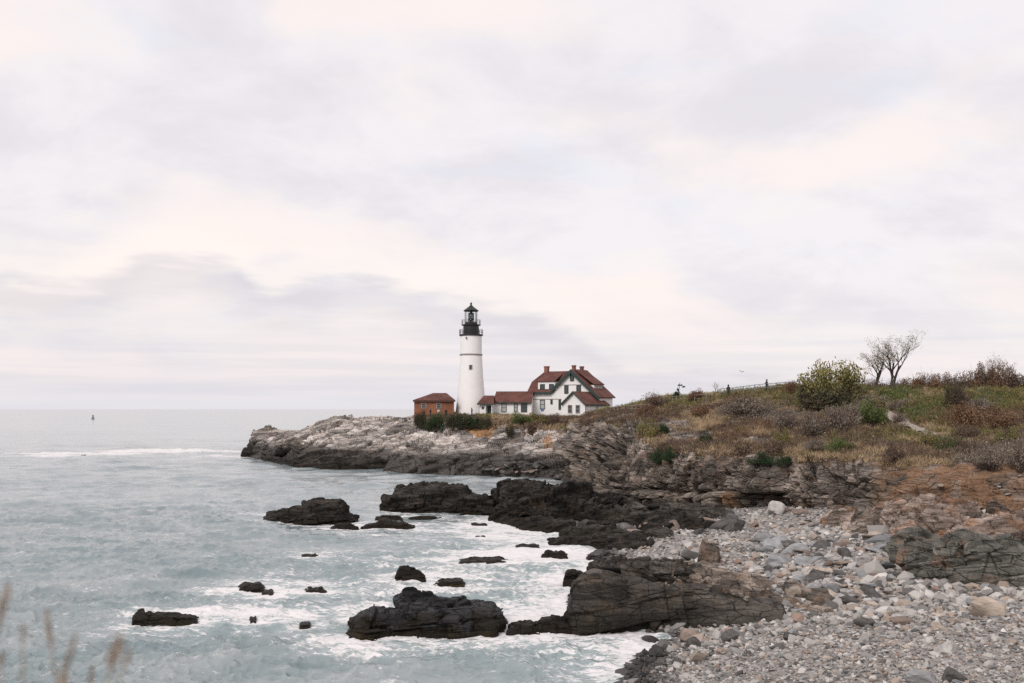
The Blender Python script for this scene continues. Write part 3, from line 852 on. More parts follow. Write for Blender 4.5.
for pt in [(575, 600, 6, 16, .65), (520, 545, 6, 14, .75), (470, 530, 7, 9, .55), (540, 620, 4, 5, .4), (590, 665, 3.4, 4.5, .6), (460, 662, 5, 1.2, .35), (300, 615, 6, 3, .55), (235, 597, 4.5, 3, .5),
           (430, 565, 6, 8, .45), (380, 600, 3.5, 4.5, .4), (330, 650, 3, 2.5, .4), (300, 585, 5, 5, .35), (205, 625, 2.4, 2, .45), (620, 640, 2.0, 3, .5), (520, 650, 3, 1.5, .3), (560, 560, 5, 10, .5),
           (380, 655, 2.5, 1.0, .45), (350, 560, 7, 9, .25), (430, 545, 10, 14, .3), (470, 620, 9, 10, .25), (560, 487, 5, 6, .4)]:
    foam = foam + 0.46 * patch(*pt)
far = patch(80, 454.5, 17, 5, .85) + patch(150, 451.5, 14, 6, 1.0) + patch(195, 452.5, 14, 5, .75) + patch(50, 457, 14, 4, .5) + patch(225, 457, 7, 5, .6)
foam = foam + 2.2 * far
Z += 1.0 * np.clip(far, 0, 1) * (0.6 + 0.5 * fbm(q * 0.4, 3, 66).reshape(Xg.shape))
foam = foam * (0.9 + 0.35 * fbm(q * np.array((0.12, 0.16, 1)), 3, 65).reshape(Xg.shape))
Z += 0.10 * np.clip(foam, 0, 1) * fbm(q * np.array((1.1, 1.6, 1)), 4, 67).reshape(Xg.shape) * np.clip(0.5 / sp_, 0, 1)
Z = Z * np.clip(0.3 + dist / 6, 0, 1)
Vs = np.stack([Xg, Yg, Z], -1).reshape(-1, 3)

ms, nt, b, N, L = nmat('sea_water')
g = N.new('ShaderNodeNewGeometry')
mp = N.new('ShaderNodeMapping'); mp.inputs['Rotation'].default_value = (0, 0, math.radians(12)); L.new(g.outputs['Position'], mp.inputs['Vector'])
mp.inputs['Scale'].default_value = (0.55, 1.5, 1)
na = N.new('ShaderNodeTexNoise'); na.inputs['Scale'].default_value = 1.0; na.inputs['Detail'].default_value = 9; na.inputs['Roughness'].default_value = 0.62; L.new(mp.outputs[0], na.inputs['Vector'])
nb = N.new('ShaderNodeTexNoise'); nb.inputs['Scale'].default_value = 0.2; nb.inputs['Detail'].default_value = 6; L.new(mp.outputs[0], nb.inputs['Vector'])
nd = N.new('ShaderNodeTexNoise'); nd.inputs['Scale'].default_value = 3.6; nd.inputs['Detail'].default_value = 7; nd.inputs['Roughness'].default_value = 0.7; nd.inputs['Distortion'].default_value = 0.6
L.new(mp.outputs[0], nd.inputs['Vector'])
at = N.new('ShaderNodeAttribute'); at.attribute_name = 'foam'
no = math_n(N, L, 'ADD', math_n(N, L, 'MULTIPLY', math_n(N, L, 'SUBTRACT', na.outputs['Fac'], 0.5), 1.1), math_n(N, L, 'MULTIPLY', math_n(N, L, 'SUBTRACT', nd.outputs['Fac'], 0.5), 1.6))
no = math_n(N, L, 'ADD', no, math_n(N, L, 'MULTIPLY', math_n(N, L, 'SUBTRACT', nb.outputs['Fac'], 0.5), 0.9))
fm = math_n(N, L, 'ADD', math_n(N, L, 'MULTIPLY', at.outputs['Fac'], 0.9), no)
fmask = maprange(N, L, math_n(N, L, 'ADD', fm, math_n(N, L, 'MULTIPLY', no, 0.45)), 0.36, 0.74, 0.0, 0.92)
nl_ = N.new('ShaderNodeTexNoise'); nl_.inputs['Scale'].default_value = 1.0; nl_.inputs['Detail'].default_value = 6
ml_ = N.new('ShaderNodeMapping'); ml_.inputs['Scale'].default_value = (0.012, 0.03, 1); L.new(g.outputs['Position'], ml_.inputs['Vector']); L.new(ml_.outputs[0], nl_.inputs['Vector'])
milky = maprange(N, L, math_n(N, L, 'MULTIPLY', at.outputs['Fac'], math_n(N, L, 'ADD', no, 1.0)), 0.08, 0.9, 0.0, 1.0)
deep = mixc(N, L, maprange(N, L, math_n(N, L, 'ADD', math_n(N, L, 'MULTIPLY', nb.outputs['Fac'], 0.55), math_n(N, L, 'MULTIPLY', nl_.outputs['Fac'], 0.45)), 0.38, 0.62), (0.17, 0.225, 0.24), (0.30, 0.335, 0.345))
deep = mixc(N, L, milky, deep, (0.31, 0.375, 0.38))
col = mixc(N, L, fmask, deep, (0.74, 0.715, 0.715))
L.new(col, b.inputs['Base Color'])
L.new(maprange(N, L, fmask, 0, 1, 0.12, 0.8), b.inputs['Roughness'])
b.inputs['IOR'].default_value = 1.45
L.new(maprange(N, L, fmask, 0, 1, 0.5, 0.15), b.inputs['Specular IOR Level'])
bp = N.new('ShaderNodeBump'); bp.inputs['Strength'].default_value = 0.35; bp.inputs['Distance'].default_value = 0.16
hh = math_n(N, L, 'ADD', na.outputs['Fac'], math_n(N, L, 'MULTIPLY', nb.outputs['Fac'], 1.2))
hh = math_n(N, L, 'ADD', hh, math_n(N, L, 'MULTIPLY', nd.outputs['Fac'], 0.35))
L.new(hh, bp.inputs['Height']); L.new(bp.outputs['Normal'], b.inputs['Normal'])
me = mesh_np('sea', Vs, [grid_faces(*Xg.shape)], True, attrs={'foam': np.clip(foam, 0, 1.2)})
tag(obj('sea', me, ms), kind='structure')

# ------------------------------------------------------------------ sky and light
SUN_EL, SUN_AZ = 40.0, -150.0            # azimuth measured from the view direction, clockwise
W = bpy.data.worlds.new('World'); bpy.context.scene.world = W
W.use_nodes = True
nt = W.node_tree; N, L = nt.nodes, nt.links
N.clear()
out = N.new('ShaderNodeOutputWorld')
sky = N.new('ShaderNodeTexSky'); sky.sky_type = 'NISHITA'; sky.sun_disc = False
sky.sun_elevation = math.radians(SUN_EL); sky.sun_rotation = math.radians(SUN_AZ); sky.air_density = 1.2; sky.dust_density = 2.0
b1 = N.new('ShaderNodeBackground'); b1.inputs['Strength'].default_value = 0.10; L.new(sky.outputs[0], b1.inputs['Color'])
tc = N.new('ShaderNodeTexCoord')
sx = N.new('ShaderNodeSeparateXYZ'); L.new(tc.outputs['Generated'], sx.inputs[0])
X_, Y_, Z_ = sx.outputs
zz = math_n(N, L, 'ADD', math_n(N, L, 'MAXIMUM', Z_, 0.0), 0.34)
cu = math_n(N, L, 'DIVIDE', X_, zz); cv = math_n(N, L, 'DIVIDE', Y_, zz)
cxyz = N.new('ShaderNodeCombineXYZ'); L.new(cu, cxyz.inputs[0]); L.new(cv, cxyz.inputs[1])


def cloud(scale, detail, rough, off, rot, stretch):
    mp = N.new('ShaderNodeMapping'); L.new(cxyz.outputs[0], mp.inputs['Vector'])
    mp.inputs['Location'].default_value = off; mp.inputs['Rotation'].default_value = (0, 0, math.radians(rot)); mp.inputs['Scale'].default_value = stretch
    n = N.new('ShaderNodeTexNoise'); n.inputs['Scale'].default_value = scale; n.inputs['Detail'].default_value = detail; n.inputs['Roughness'].default_value = rough
    n.inputs['Distortion'].default_value = 0.3
    L.new(mp.outputs[0], n.inputs['Vector'])
    return n.outputs['Fac']


c1 = cloud(2.7, 9, 0.6, (3.1, 1.7, 0), 25, (0.9, 1.0, 1))
c2 = cloud(2.1, 6, 0.5, (7.3, 5.1, 0), -15, (0.9, 1.1, 1))
c3 = cloud(3.2, 6, 0.55, (1.3, 9.1, 0), 10, (0.8, 1.2, 1))
tone = maprange(N, L, c1, 0.38, 0.60)
col = mixc(N, L, tone, (0.715, 0.680, 0.715), (0.815, 0.775, 0.790))
warm = maprange(N, L, c2, 0.45, 0.62)
col = mixc(N, L, math_n(N, L, 'MULTIPLY', warm, 0.85), col, (0.895, 0.805, 0.765))
blue = maprange(N, L, c3, 0.55, 0.75)
col = mixc(N, L, math_n(N, L, 'MULTIPLY', blue, 0.5), col, (0.68, 0.73, 0.83))
# the long grey cloud bank low over the sea: top edge by compass direction
az = math_n(N, L, 'ARCTAN2', X_, Y_)
el = math_n(N, L, 'ARCSINE', Z_)
fc = N.new('ShaderNodeFloatCurve')
A0, A1 = -1.0, 1.0
pts = [(-1.0, .12), (-0.47, .122), (-0.42, .118), (-0.375, .135), (-0.33, .150), (-0.27, .140), (-0.235, .122), (-0.2, .132), (-0.15, .134), (-0.10, .121), (-0.04, .112), (0.03, .096), (0.07, .078), (0.10, .055), (0.16, .04), (1.0, .03)]
cm = fc.mapping.curves[0]
while len(cm.points) > 2: cm.points.remove(cm.points[-1])
cm.points[0].location = (0, pts[0][1] * 5); cm.points[1].location = (1, pts[-1][1] * 5)
for a, e in pts[1:-1]:
    cm.points.new((a - A0) / (A1 - A0), e * 5)
fc.mapping.update()
L.new(maprange(N, L, az, A0, A1), fc.inputs['Value'])
for n_ in nt.nodes:
    if n_.bl_idname == 'ShaderNodeMapRange' and n_.outputs[0].is_linked and n_.outputs[0].links[0].to_node == fc:
        n_.interpolation_type = 'LINEAR'
edge = math_n(N, L, 'MULTIPLY', fc.outputs[0], 0.2)
av = N.new('ShaderNodeCombineXYZ'); L.new(math_n(N, L, 'MULTIPLY', az, 9), av.inputs[0]); L.new(math_n(N, L, 'MULTIPLY', el, 40), av.inputs[1])
ne = N.new('ShaderNodeTexNoise'); ne.inputs['Scale'].default_value = 2.2; ne.inputs['Detail'].default_value = 9; ne.inputs['Roughness'].default_value = 0.55; L.new(av.outputs[0], ne.inputs['Vector'])
dd = math_n(N, L, 'SUBTRACT', math_n(N, L, 'ADD', edge, math_n(N, L, 'MULTIPLY', math_n(N, L, 'SUBTRACT', ne.outputs['Fac'], 0.5), 0.045)), el)
av3 = N.new('ShaderNodeCombineXYZ'); L.new(math_n(N, L, 'MULTIPLY', az, 6), av3.inputs[0]); L.new(math_n(N, L, 'MULTIPLY', el, 45), av3.inputs[1])
n9 = N.new('ShaderNodeTexNoise'); n9.inputs['Scale'].default_value = 1.2; n9.inputs['Detail'].default_value = 7; L.new(av3.outputs[0], n9.inputs['Vector']); nz_ = n9.outputs['Fac']
m_top = maprange(N, L, dd, -0.006, 0.017)
m_bot = math_n(N, L, 'MULTIPLY', maprange(N, L, dd, 0.018, 0.06, 1.0, 0.15), maprange(N, L, nz_, 0.36, 0.52, 0.35, 1.0))
bank = math_n(N, L, 'MULTIPLY', m_top, m_bot)
glow = math_n(N, L, 'MULTIPLY', maprange(N, L, dd, -0.05, -0.004), math_n(N, L, 'SUBTRACT', 1.0, m_top))
col = mixc(N, L, math_n(N, L, 'MULTIPLY', glow, 0.75), col, (0.90, 0.825, 0.78))
nz = N.new('ShaderNodeTexNoise'); nz.inputs['Scale'].default_value = 1.0; nz.inputs['Detail'].default_value = 5
av2 = N.new('ShaderNodeCombineXYZ'); L.new(math_n(N, L, 'MULTIPLY', az, 3.5), av2.inputs[0]); L.new(math_n(N, L, 'MULTIPLY', el, 75), av2.inputs[1]); L.new(av2.outputs[0], nz.inputs['Vector'])
low = mixc(N, L, maprange(N, L, nz.outputs['Fac'], 0.38, 0.62), (0.660, 0.645, 0.695), (0.800, 0.735, 0.750))
f_low = maprange(N, L, el, 0.0, 0.14, 1.0, 0.0)
col = mixc(N, L, math_n(N, L, 'MULTIPLY', f_low, 0.85), col, low)
col = mixc(N, L, math_n(N, L, 'MULTIPLY', bank, 0.44), col, (0.580, 0.550, 0.595))
col = mixc(N, L, maprange(N, L, el, 0.0, 0.035, 0.75, 0.0), col, (0.700, 0.695, 0.740))
b2 = N.new('ShaderNodeBackground'); L.new(col, b2.inputs['Color']); b2.inputs['Strength'].default_value = 0.96
mx = N.new('ShaderNodeMixShader'); mx.inputs[0].default_value = 0.93
L.new(b1.outputs[0], mx.inputs[1]); L.new(b2.outputs[0], mx.inputs[2]); L.new(mx.outputs[0], out.inputs['Surface'])

sl = bpy.data.lights.new('sun', 'SUN'); sl.energy = 1.5; sl.angle = math.radians(25); sl.color = (1.0, 0.95, 0.9)
so = bpy.data.objects.new('sun', sl); link(so)
az_, el_ = math.radians(SUN_AZ), math.radians(SUN_EL)
dirn = Vector((math.sin(az_) * math.cos(el_), math.cos(az_) * math.cos(el_), math.sin(el_)))
so.rotation_euler = (-dirn).to_track_quat('-Z', 'Y').to_euler()

# ------------------------------------------------------------------ camera
cam = bpy.data.cameras.new('camera'); co = bpy.data.objects.new('camera', cam); link(co)
co.location = (0, 0, H); co.rotation_euler = (math.radians(90), 0, 0)
cam.sensor_width = 36; cam.lens = 36 * F / 1024
cam.shift_y = (409 - 341.5) / 1024
cam.clip_end = 120000; cam.clip_start = 0.05
cam.dof.use_dof = True; cam.dof.focus_distance = 90; cam.dof.aperture_fstop = 2.8
sc = bpy.context.scene
sc.camera = co
sc.view_settings.view_transform = 'Standard'; sc.view_settings.look = 'None'
sc.view_settings.exposure = 0.29; sc.view_settings.gamma = 1
sc.cycles.use_denoising = False; sc.cycles.max_bounces = 5; sc.cycles.diffuse_bounces = 3; sc.cycles.glossy_bounces = 2
# ------------------------------------------------------------------ loose stones
def stone_mesh(seed, sub=3, planes=11, flat=0.7, rough=0.07, name='boulder'):
    """a stone worn from a convex block cut by random planes"""
    r = np.random.default_rng(seed)
    import bmesh
    bm = bmesh.new(); bmesh.ops.create_icosphere(bm, subdivisions=sub, radius=1)
    v = np.array([x.co[:] for x in bm.verts]); f = np.array([[x.index for x in q.verts] for q in bm.faces]); bm.free()
    nrm = r.normal(size=(planes, 3)); nrm /= np.linalg.norm(nrm, axis=1, keepdims=True)
    d = r.uniform(0.5, 0.9, planes)
    dot = v @ nrm.T
    rad = np.sum((np.maximum(dot, 0.02) / d) ** 16, axis=1) ** (-1 / 16.0)
    rad = np.minimum(rad, 1.15)
    w = v * rad[:, None]
    w *= np.array((1.0, r.uniform(.65, .95), flat * r.uniform(.7, 1.1)))
    w *= (1 + rough * fbm(w * 2.2 + seed, 3, seed))[:, None]
    w /= np.abs(w[:, :2]).max()
    return w, f


STONES = []
smat = {}
for nm, cols in (('pale grey', [(0.22, 0.21, 0.20), (0.35, 0.335, 0.32), (0.46, 0.44, 0.42)]), ('blue grey', [(0.15, 0.15, 0.155), (0.23, 0.23, 0.235), (0.33, 0.33, 0.335)]),
                 ('tan', [(0.24, 0.20, 0.165), (0.36, 0.30, 0.25), (0.46, 0.39, 0.33)]), ('brown', [(0.13, 0.10, 0.085), (0.21, 0.165, 0.14), (0.29, 0.225, 0.185)]),
                 ('dark grey', [(0.045, 0.043, 0.041), (0.085, 0.08, 0.076), (0.15, 0.142, 0.135)]), ('black', [(0.02, 0.019, 0.018), (0.038, 0.035, 0.033), (0.065, 0.06, 0.056)]),
                 ('rust brown', [(0.16, 0.095, 0.06), (0.27, 0.165, 0.11), (0.36, 0.25, 0.19)])):
    m, nt, b, N, L = nmat(nm.replace(' ', '_') + '_stone')
    tc = N.new('ShaderNodeTexCoord'); oi = N.new('ShaderNodeObjectInfo')
    ad = N.new('ShaderNodeVectorMath'); ad.operation = 'ADD'; L.new(tc.outputs['Object'], ad.inputs[0])
    sc3 = math_n(N, L, 'MULTIPLY', oi.outputs['Random'], 40.0); L.new(sc3, ad.inputs[1])
    mp = N.new('ShaderNodeMapping'); mp.inputs['Scale'].default_value = (1, 1, 2.6); mp.inputs['Rotation'].default_value = (0.4, 0.3, 0); L.new(ad.outputs[0], mp.inputs['Vector'])
    n1 = N.new('ShaderNodeTexNoise'); n1.inputs['Scale'].default_value = 1.6; n1.inputs['Detail'].default_value = 8; n1.inputs['Roughness'].default_value = 0.65; L.new(mp.outputs[0], n1.inputs['Vector'])
    r_ = ramp(N, [(0.28, cols[0]), (0.5, cols[1]), (0.72, cols[2])]); L.new(n1.outputs['Fac'], r_.inputs[0])
    hs = N.new('ShaderNodeHueSaturation'); L.new(r_.outputs[0], hs.inputs['Color'])
    L.new(math_n(N, L, 'ADD', math_n(N, L, 'MULTIPLY', oi.outputs['Random'], 0.55), 0.72), hs.inputs['Value'])
    L.new(hs.outputs[0], b.inputs['Base Color']); b.inputs['Roughness'].default_value = 0.5 if nm == 'black' else 0.85
    b.inputs['Specular IOR Level'].default_value = 0.25
    bp = N.new('ShaderNodeBump'); bp.inputs['Strength'].default_value = 0.5; bp.inputs['Distance'].default_value = 0.15; L.new(n1.outputs['Fac'], bp.inputs['Height']); L.new(bp.outputs['Normal'], b.inputs['Normal'])
    smat[nm] = m
for k in range(16):
    w, f = stone_mesh(500 + k, 3, planes=[9, 12, 16, 22][k % 4], flat=[.62, .45, .75, .34][k // 4])
    STONES.append(mesh_np('boulder', w, [f], smooth=False))
    STONES[-1].materials.append(smat['pale grey'])


def boulder(x, y, z, r, mat, label, group, k=None, rot=None, sc=None, name='boulder', cat='boulder'):
    k = int(rng.integers(16)) if k is None else k
    o = bpy.data.objects.new(name, STONES[k]); C.objects.link(o)
    o.material_slots[0].link = 'OBJECT'; o.material_slots[0].material = smat[mat]
    o.location = (x, y, z)
    o.rotation_euler = rot if rot is not None else (rng.normal(0, .25), rng.normal(0, .25), rng.uniform(0, 6.28))
    o.scale = sc if sc is not None else (r * rng.uniform(.85, 1.2), r * rng.uniform(.75, 1.1), r * rng.uniform(.75, 1.15))
    return tag(o, label, cat, group)


def beach_pt(px, py):
    Y, z = foot(px, py)
    return (px - CX) / F * Y, Y, z


# stones one can name: (x0, x1, y0, y1) of their outline in the photograph, colour, label, mesh, rotation
NAMED = [
    (951, 969, 574, 584.5, 'pale grey', 'smooth pale blue grey boulder in front of the green grey block face', 2),
    (1007, 1022, 577, 588.5, 'pale grey', 'pale rounded boulder at the right edge of the photo under the outcrop', 6),
    (968, 1012, 593, 621, 'tan', 'largest boulder on the right of the beach, tilted pale slab with a brown end', 9),
    (951, 972, 595, 608, 'pale grey', 'pale boulder leaning on the left end of the largest tilted slab', 1),
    (853, 878, 618, 628, 'dark grey', 'flat dark grey stone lying on the fine cobbles below the brown slab ledge', 12),
    (889, 915, 614, 626, 'brown', 'flat brown grey stone left of the largest tilted slab', 13),
    (780, 801, 632, 641, 'dark grey', 'low dark grey stone half sunk in the cobbles right of the dark wall end', 14),
    (933, 961, 639, 656, 'pale grey', 'broad pale boulder among the cobbles at the lower right', 5),
    (903, 941, 669, 684, 'blue grey', 'grey stone with white stripes at the bottom edge among the cobbles', 8),
    (940, 966, 667, 683, 'dark grey', 'dark grey stone right of the white striped stone at the bottom edge', 4),
    (922, 932, 564, 580, 'pale grey', 'narrow white slab standing on end against the green grey block face', 15),
    (646, 665, 645, 659, 'black', 'round black boulder at the water edge below the dark rock wall', 6),
    (675, 702, 627, 646, 'brown', 'pointed brown slab boulder leaning at the foot of the dark rock wall', 0),
    (684, 701, 637, 650, 'dark grey', 'dark grey boulder in front of the pointed brown slab boulder', 3),
    (721, 741, 629, 644, 'dark grey', 'rounded dark boulder on the cobbles right of the pointed brown slab', 2),
    (688, 707, 650, 664, 'tan', 'tan squarish boulder on the cobbles below the pointed brown slab', 10),
    (632, 645, 657, 666, 'black', 'small black boulder just left of the round black boulder', 5),
    (640, 662, 634, 645, 'black', 'black low boulder tucked against the dark wall foot at the water edge', 9),
    (702, 716, 640, 648, 'pale grey', 'pale slab between the pointed brown slab and the rounded dark boulder', 13),
    (786, 806, 585, 600, 'tan', 'tan boulder at the right tip of the slanting split slabs', 8),
    (764, 786, 500, 517, 'pale grey', 'pale square boulder at the cliff foot left of the dark hollow', 0),
    (748, 762, 512, 521, 'pale grey', 'pale boulder at the foot of the cliff below the orange stain', 1),
    (730, 744, 518, 534, 'dark grey', 'dark boulder with a black hollow beside it on the pebbles below the cliff', 10),
    (762, 790, 553, 568, 'blue grey', 'blue grey angular boulder on the beach middle right of the upright block', 4),
    (676, 712, 551, 561, 'dark grey', 'long flat dark stone beside the tan upright block', 14),
    (754, 778, 533, 545, 'blue grey', 'blue grey slab lying on pebbles between the cliff and the boulders', 12),
]
for x0, x1, y0, y1, mt, lb, k in NAMED:
    x, y, z = beach_pt((x0 + x1) / 2, y1 - 0.18 * (y1 - y0))
    rx = (x1 - x0) / 2 / F * y; rz = (y1 - y0) / 2 / F * y
    up = (y1 - y0) > 1.3 * (x1 - x0)
    w = np.empty(len(STONES[k].vertices) * 3, np.float32); STONES[k].vertices.foreach_get('co', w); w = w.reshape(-1, 3)
    ext = np.abs(w).max(0)
    boulder(x, y, z + rz * .45, rx, mt, lb, None, k=k, rot=(0.1, 0.12, 0.3) if not up else (0.1, -.25, 0), sc=(rx / ext[0], rx * .9 / ext[1], rz * 1.15 / ext[2]))

# boulders heaped on the beach: zones in the photograph, number, size in pixels, colours
ZONES = [
    ([(770, 545), (900, 530), (915, 580), (860, 612), (830, 600), (740, 575)], 135, (10, 30), ['pale grey', 'tan', 'brown', 'blue grey', 'dark grey', 'dark grey', 'blue grey'], 'among the heaped boulders in the middle of the beach', 'boulders heaped in the middle of the beach'),
    ([(690, 523), (800, 508), (850, 530), (770, 548), (720, 550)], 34, (6, 18), ['pale grey', 'tan', 'brown', 'dark grey'], 'on the upper beach below the grey cliff face', 'boulders below the cliff face'),
    ([(830, 600), (920, 582), (1024, 592), (1024, 632), (850, 634)], 45, (8, 20), ['pale grey', 'tan', 'brown', 'blue grey', 'pale grey'], 'on the cobbles in front of the right hand outcrop', 'boulders in front of the outcrop'),
    ([(560, 523), (640, 512), (735, 516), (735, 531), (650, 537), (575, 536)], 45, (10, 32), ['black', 'black', 'dark grey', 'dark grey', 'brown'], 'in the dark rubble at the foot of the cliff', 'boulders in the dark rubble'),
    ([(622, 668), (650, 650), (690, 652), (700, 664), (650, 684), (622, 684)], 18, (7, 13), ['black', 'black', 'dark grey'], 'on the wet shore between the foam and the pale cobbles', 'boulders on the wet shore'),
]


def inside(pt, poly):
    x, y = pt; c = False; n = len(poly)
    for i in range(n):
        x1, y1 = poly[i]; x2, y2 = poly[i - 1]
        if (y1 > y) != (y2 > y) and x < (x2 - x1) * (y - y1) / (y2 - y1) + x1:
            c = not c
    return c


for poly, n, (s0, s1), cols, where, grp in ZONES:
    xs_, ys_ = zip(*poly)
    k = 0
    while k < n:
        px, py = rng.uniform(min(xs_), max(xs_)), rng.uniform(min(ys_), max(ys_))
        if not inside((px, py), poly): continue
        x, y, z = beach_pt(px, py)
        s = s0 + (s1 - s0) * rng.random() ** 1.6
        mt = cols[int(rng.integers(len(cols)))]
        r = s / 2 / F * y
        shape = 'big' if s > .6 * s1 else 'small'
        boulder(x, y, z + r * .12, r, mt, f'{shape} {mt} boulder {where}', grp, sc=(r * rng.uniform(.9, 1.3), r * rng.uniform(.7, 1.1), r * rng.uniform(.6, .95)))
        k += 1
# tumbled blocks at the headland's foot
poly = [(475, 470), (520, 458), (560, 466), (585, 474), (580, 480), (500, 477)]
k = 0
while k < 34:
    px, py = rng.uniform(470, 588), rng.uniform(456, 481)
    if not inside((px, py), poly): continue
    q = hit(px, py, 'h'); s = rng.uniform(4, 10); r = s / 2 / F * q[1]
    mt = ['black', 'dark grey', 'dark grey', 'brown'][int(rng.integers(4))]
    boulder(q[0], q[1], q[2] + .1, r, mt, f'{mt} block tumbled along the waterline below the lighthouse headland', 'blocks at the foot of the headland', sc=(r * 1.2, r, r * .8), name='rock_block', cat='rock'); k += 1

for i in range(20):
    px, py = rng.uniform(885, 1024), rng.uniform(474, 520)
    q = hit(px, py); r = rng.uniform(2.2, 5) / F * q[1]
    mt = ['rust brown', 'tan', 'brown', 'pale grey'][i % 4]
    boulder(q[0], q[1] - .1 * r, q[2], r, mt, f'{mt} stone stuck in the orange earth bank', 'stones in the orange bank', sc=(r * 1.2, r, r * .8), name='embedded_stone', cat='stone')
# cobbles and pebbles: too many to count
tmpl = [stone_mesh(700 + k, 1, 10 + k, flat=.55, rough=.12) for k in range(8)]
PAL = np.array([(0.43, 0.415, 0.40), (0.35, 0.335, 0.325), (0.27, 0.26, 0.255), (0.19, 0.186, 0.184), (0.11, 0.108, 0.106), (0.38, 0.32, 0.275), (0.33, 0.27, 0.23), (0.27, 0.20, 0.165), (0.52, 0.50, 0.485), (0.25, 0.26, 0.27)])
PAL = PAL * (1.16, 1.14, 1.12)
PW = np.array([.19, .20, .17, .11, .08, .08, .06, .03, .05, .03]); PW /= PW.sum()
NP = 62000
xx = rng.uniform(-4, 60, 3000000); yy = 22 / (1 - rng.random(3000000) * (1 - 22 / 100.0))          # thins out with distance
rt = xx / yy
keep = (rt > .03) & (rt < 1.0) & (rng.random(len(xx)) < (30 / yy) ** .6 * np.where(rt < .64, 1, .45))
xx, yy = xx[keep], yy[keep]
dw = dxw(xx, yy); keep = dw > 0
xx, yy = xx[keep][:NP], yy[keep][:NP]
zz_ = beach_z(xx, yy); keep = zz_ > .02
xx, yy, zz_ = xx[keep], yy[keep], zz_[keep]
dw = dxw(xx, yy)
vs, fs, cs, base = [], [], [], 0
for x, y, z, d in zip(xx, yy, zz_, dw):
    hi = min(1.0, max(0.0, (y - 32) / 22))
    s = rng.lognormal(math.log(0.062 + 0.055 * hi + (0.085 if 44 < y < 74 and rng.random() < .35 else 0)), 0.42)
    w, f = tmpl[int(rng.integers(8))]
    a = rng.uniform(0, 6.28); ca, sa = math.cos(a), math.sin(a)
    R = np.array([[ca, -sa, 0], [sa, ca, 0], [0, 0, 1]]) @ rotm(rng.normal(0, 18), rng.normal(0, 18), 0)
    vs.append((w * s * rng.uniform(.8, 1.2, 3)) @ R.T + (x, y, z + s * .22)); fs.append(f + base); base += len(w)
    c = PAL[rng.choice(len(PAL), p=PW)] * rng.uniform(.65, 1.0)
    wetness = 1 - sstep(0.7, 2.4, d + rng.normal(0, .5))
    c = c * (1 - wetness) + wetness * c * 0.16
    cs.append(np.tile(c, (len(w), 1)))
mp_ = tint_mat('cobble_stone', rough=.85)
me = mesh_np('cobbles', np.concatenate(vs), [np.concatenate(fs)], False, cols={'tint': np.concatenate(cs)})
tag(obj('cobbles', me, mp_), kind='stuff')
# ------------------------------------------------------------------ plants
LEAF = tint_mat('leaf', rough=.75)
BARK = plain('grey_bark', (0.06, 0.05, 0.043), .9, var=.3, scale=8)
TWIG = plain('brown_twig', (0.10, 0.07, 0.058), .9, var=.3, scale=8)


def leaves(n, rad, size, cols, seed, clumps=14, spread=.32, cz=0.55, up=0.3, elong=1.0, skirt=0.25):
    """leaf sized quads gathered in clumps through an ellipsoid that stands on z = 0"""
    r = np.random.default_rng(seed)
    rad = np.asarray(rad, float)
    c = r.normal(size=(clumps, 3)); c /= np.linalg.norm(c, axis=1, keepdims=True); c *= r.uniform(.35, .95, (clumps, 1)) ** .6
    c[:, 2] = np.where(c[:, 2] < -skirt, -c[:, 2] * skirt, c[:, 2])
    csz = r.uniform(.6, 1.3, clumps)
    ccol = r.integers(0, len(cols), clumps)
    k = r.integers(0, clumps, n)
    off = r.normal(size=(n, 3)); off *= (spread * csz[k] * r.random(n) ** .4 / (np.linalg.norm(off, axis=1) + 1e-6))[:, None] * 1.2
    p = (c[k] + off) * rad
    p[:, 2] += rad[2] * cz
    p[:, 2] = np.abs(p[:, 2]) * 1.0 + .01
    a = r.normal(size=(n, 3)); a[:, 2] += up; a /= np.linalg.norm(a, axis=1, keepdims=True)
    b = np.cross(a, r.normal(size=(n, 3))); b /= np.linalg.norm(b, axis=1, keepdims=True)
    s = size * r.uniform(.6, 1.4, (n, 1))
    v = np.stack([p - a * s * elong, p + b * s * .45, p + a * s * elong, p - b * s * .45], 1).reshape(-1, 3)
    f = np.arange(4 * n).reshape(-1, 4)
    cols = np.array(cols)
    col = cols[ccol[k]] * r.uniform(.7, 1.3, (n, 1))
    mixm = r.random(n) < .3
    col[mixm] = cols[r.integers(0, len(cols), mixm.sum())]
    return v, f, np.repeat(col, 4, 0)


def twigs(n, rad, seed, cz=.5, th=.02):
    r = np.random.default_rng(seed)
    mbx = MB()
    for _ in range(n):
        a = r.uniform(0, 6.28); rr = r.random() ** .5
        tip = np.array((math.cos(a) * rr * rad[0], math.sin(a) * rr * rad[1], rad[2] * (cz + .9 * math.sqrt(max(0, 1 - rr * rr)) * r.uniform(.6, 1.12))))
        b0 = np.array((tip[0] * .18, tip[1] * .18, 0)); mid = (b0 + tip) / 2 + r.normal(0, .08, 3) * rad[2]
        mbx.tube([b0, mid, tip], [th, th * .7, th * .3], 4, cap=False)
        for _k in range(3):
            t = r.uniform(.4, .95); q = b0 + (tip - b0) * t
            e = q + r.normal(0, .2, 3) * rad + np.array((0, 0, .15 * rad[2]))
            mbx.tube([q, e], [th * .5, th * .2], 3, cap=False)
    return mbx


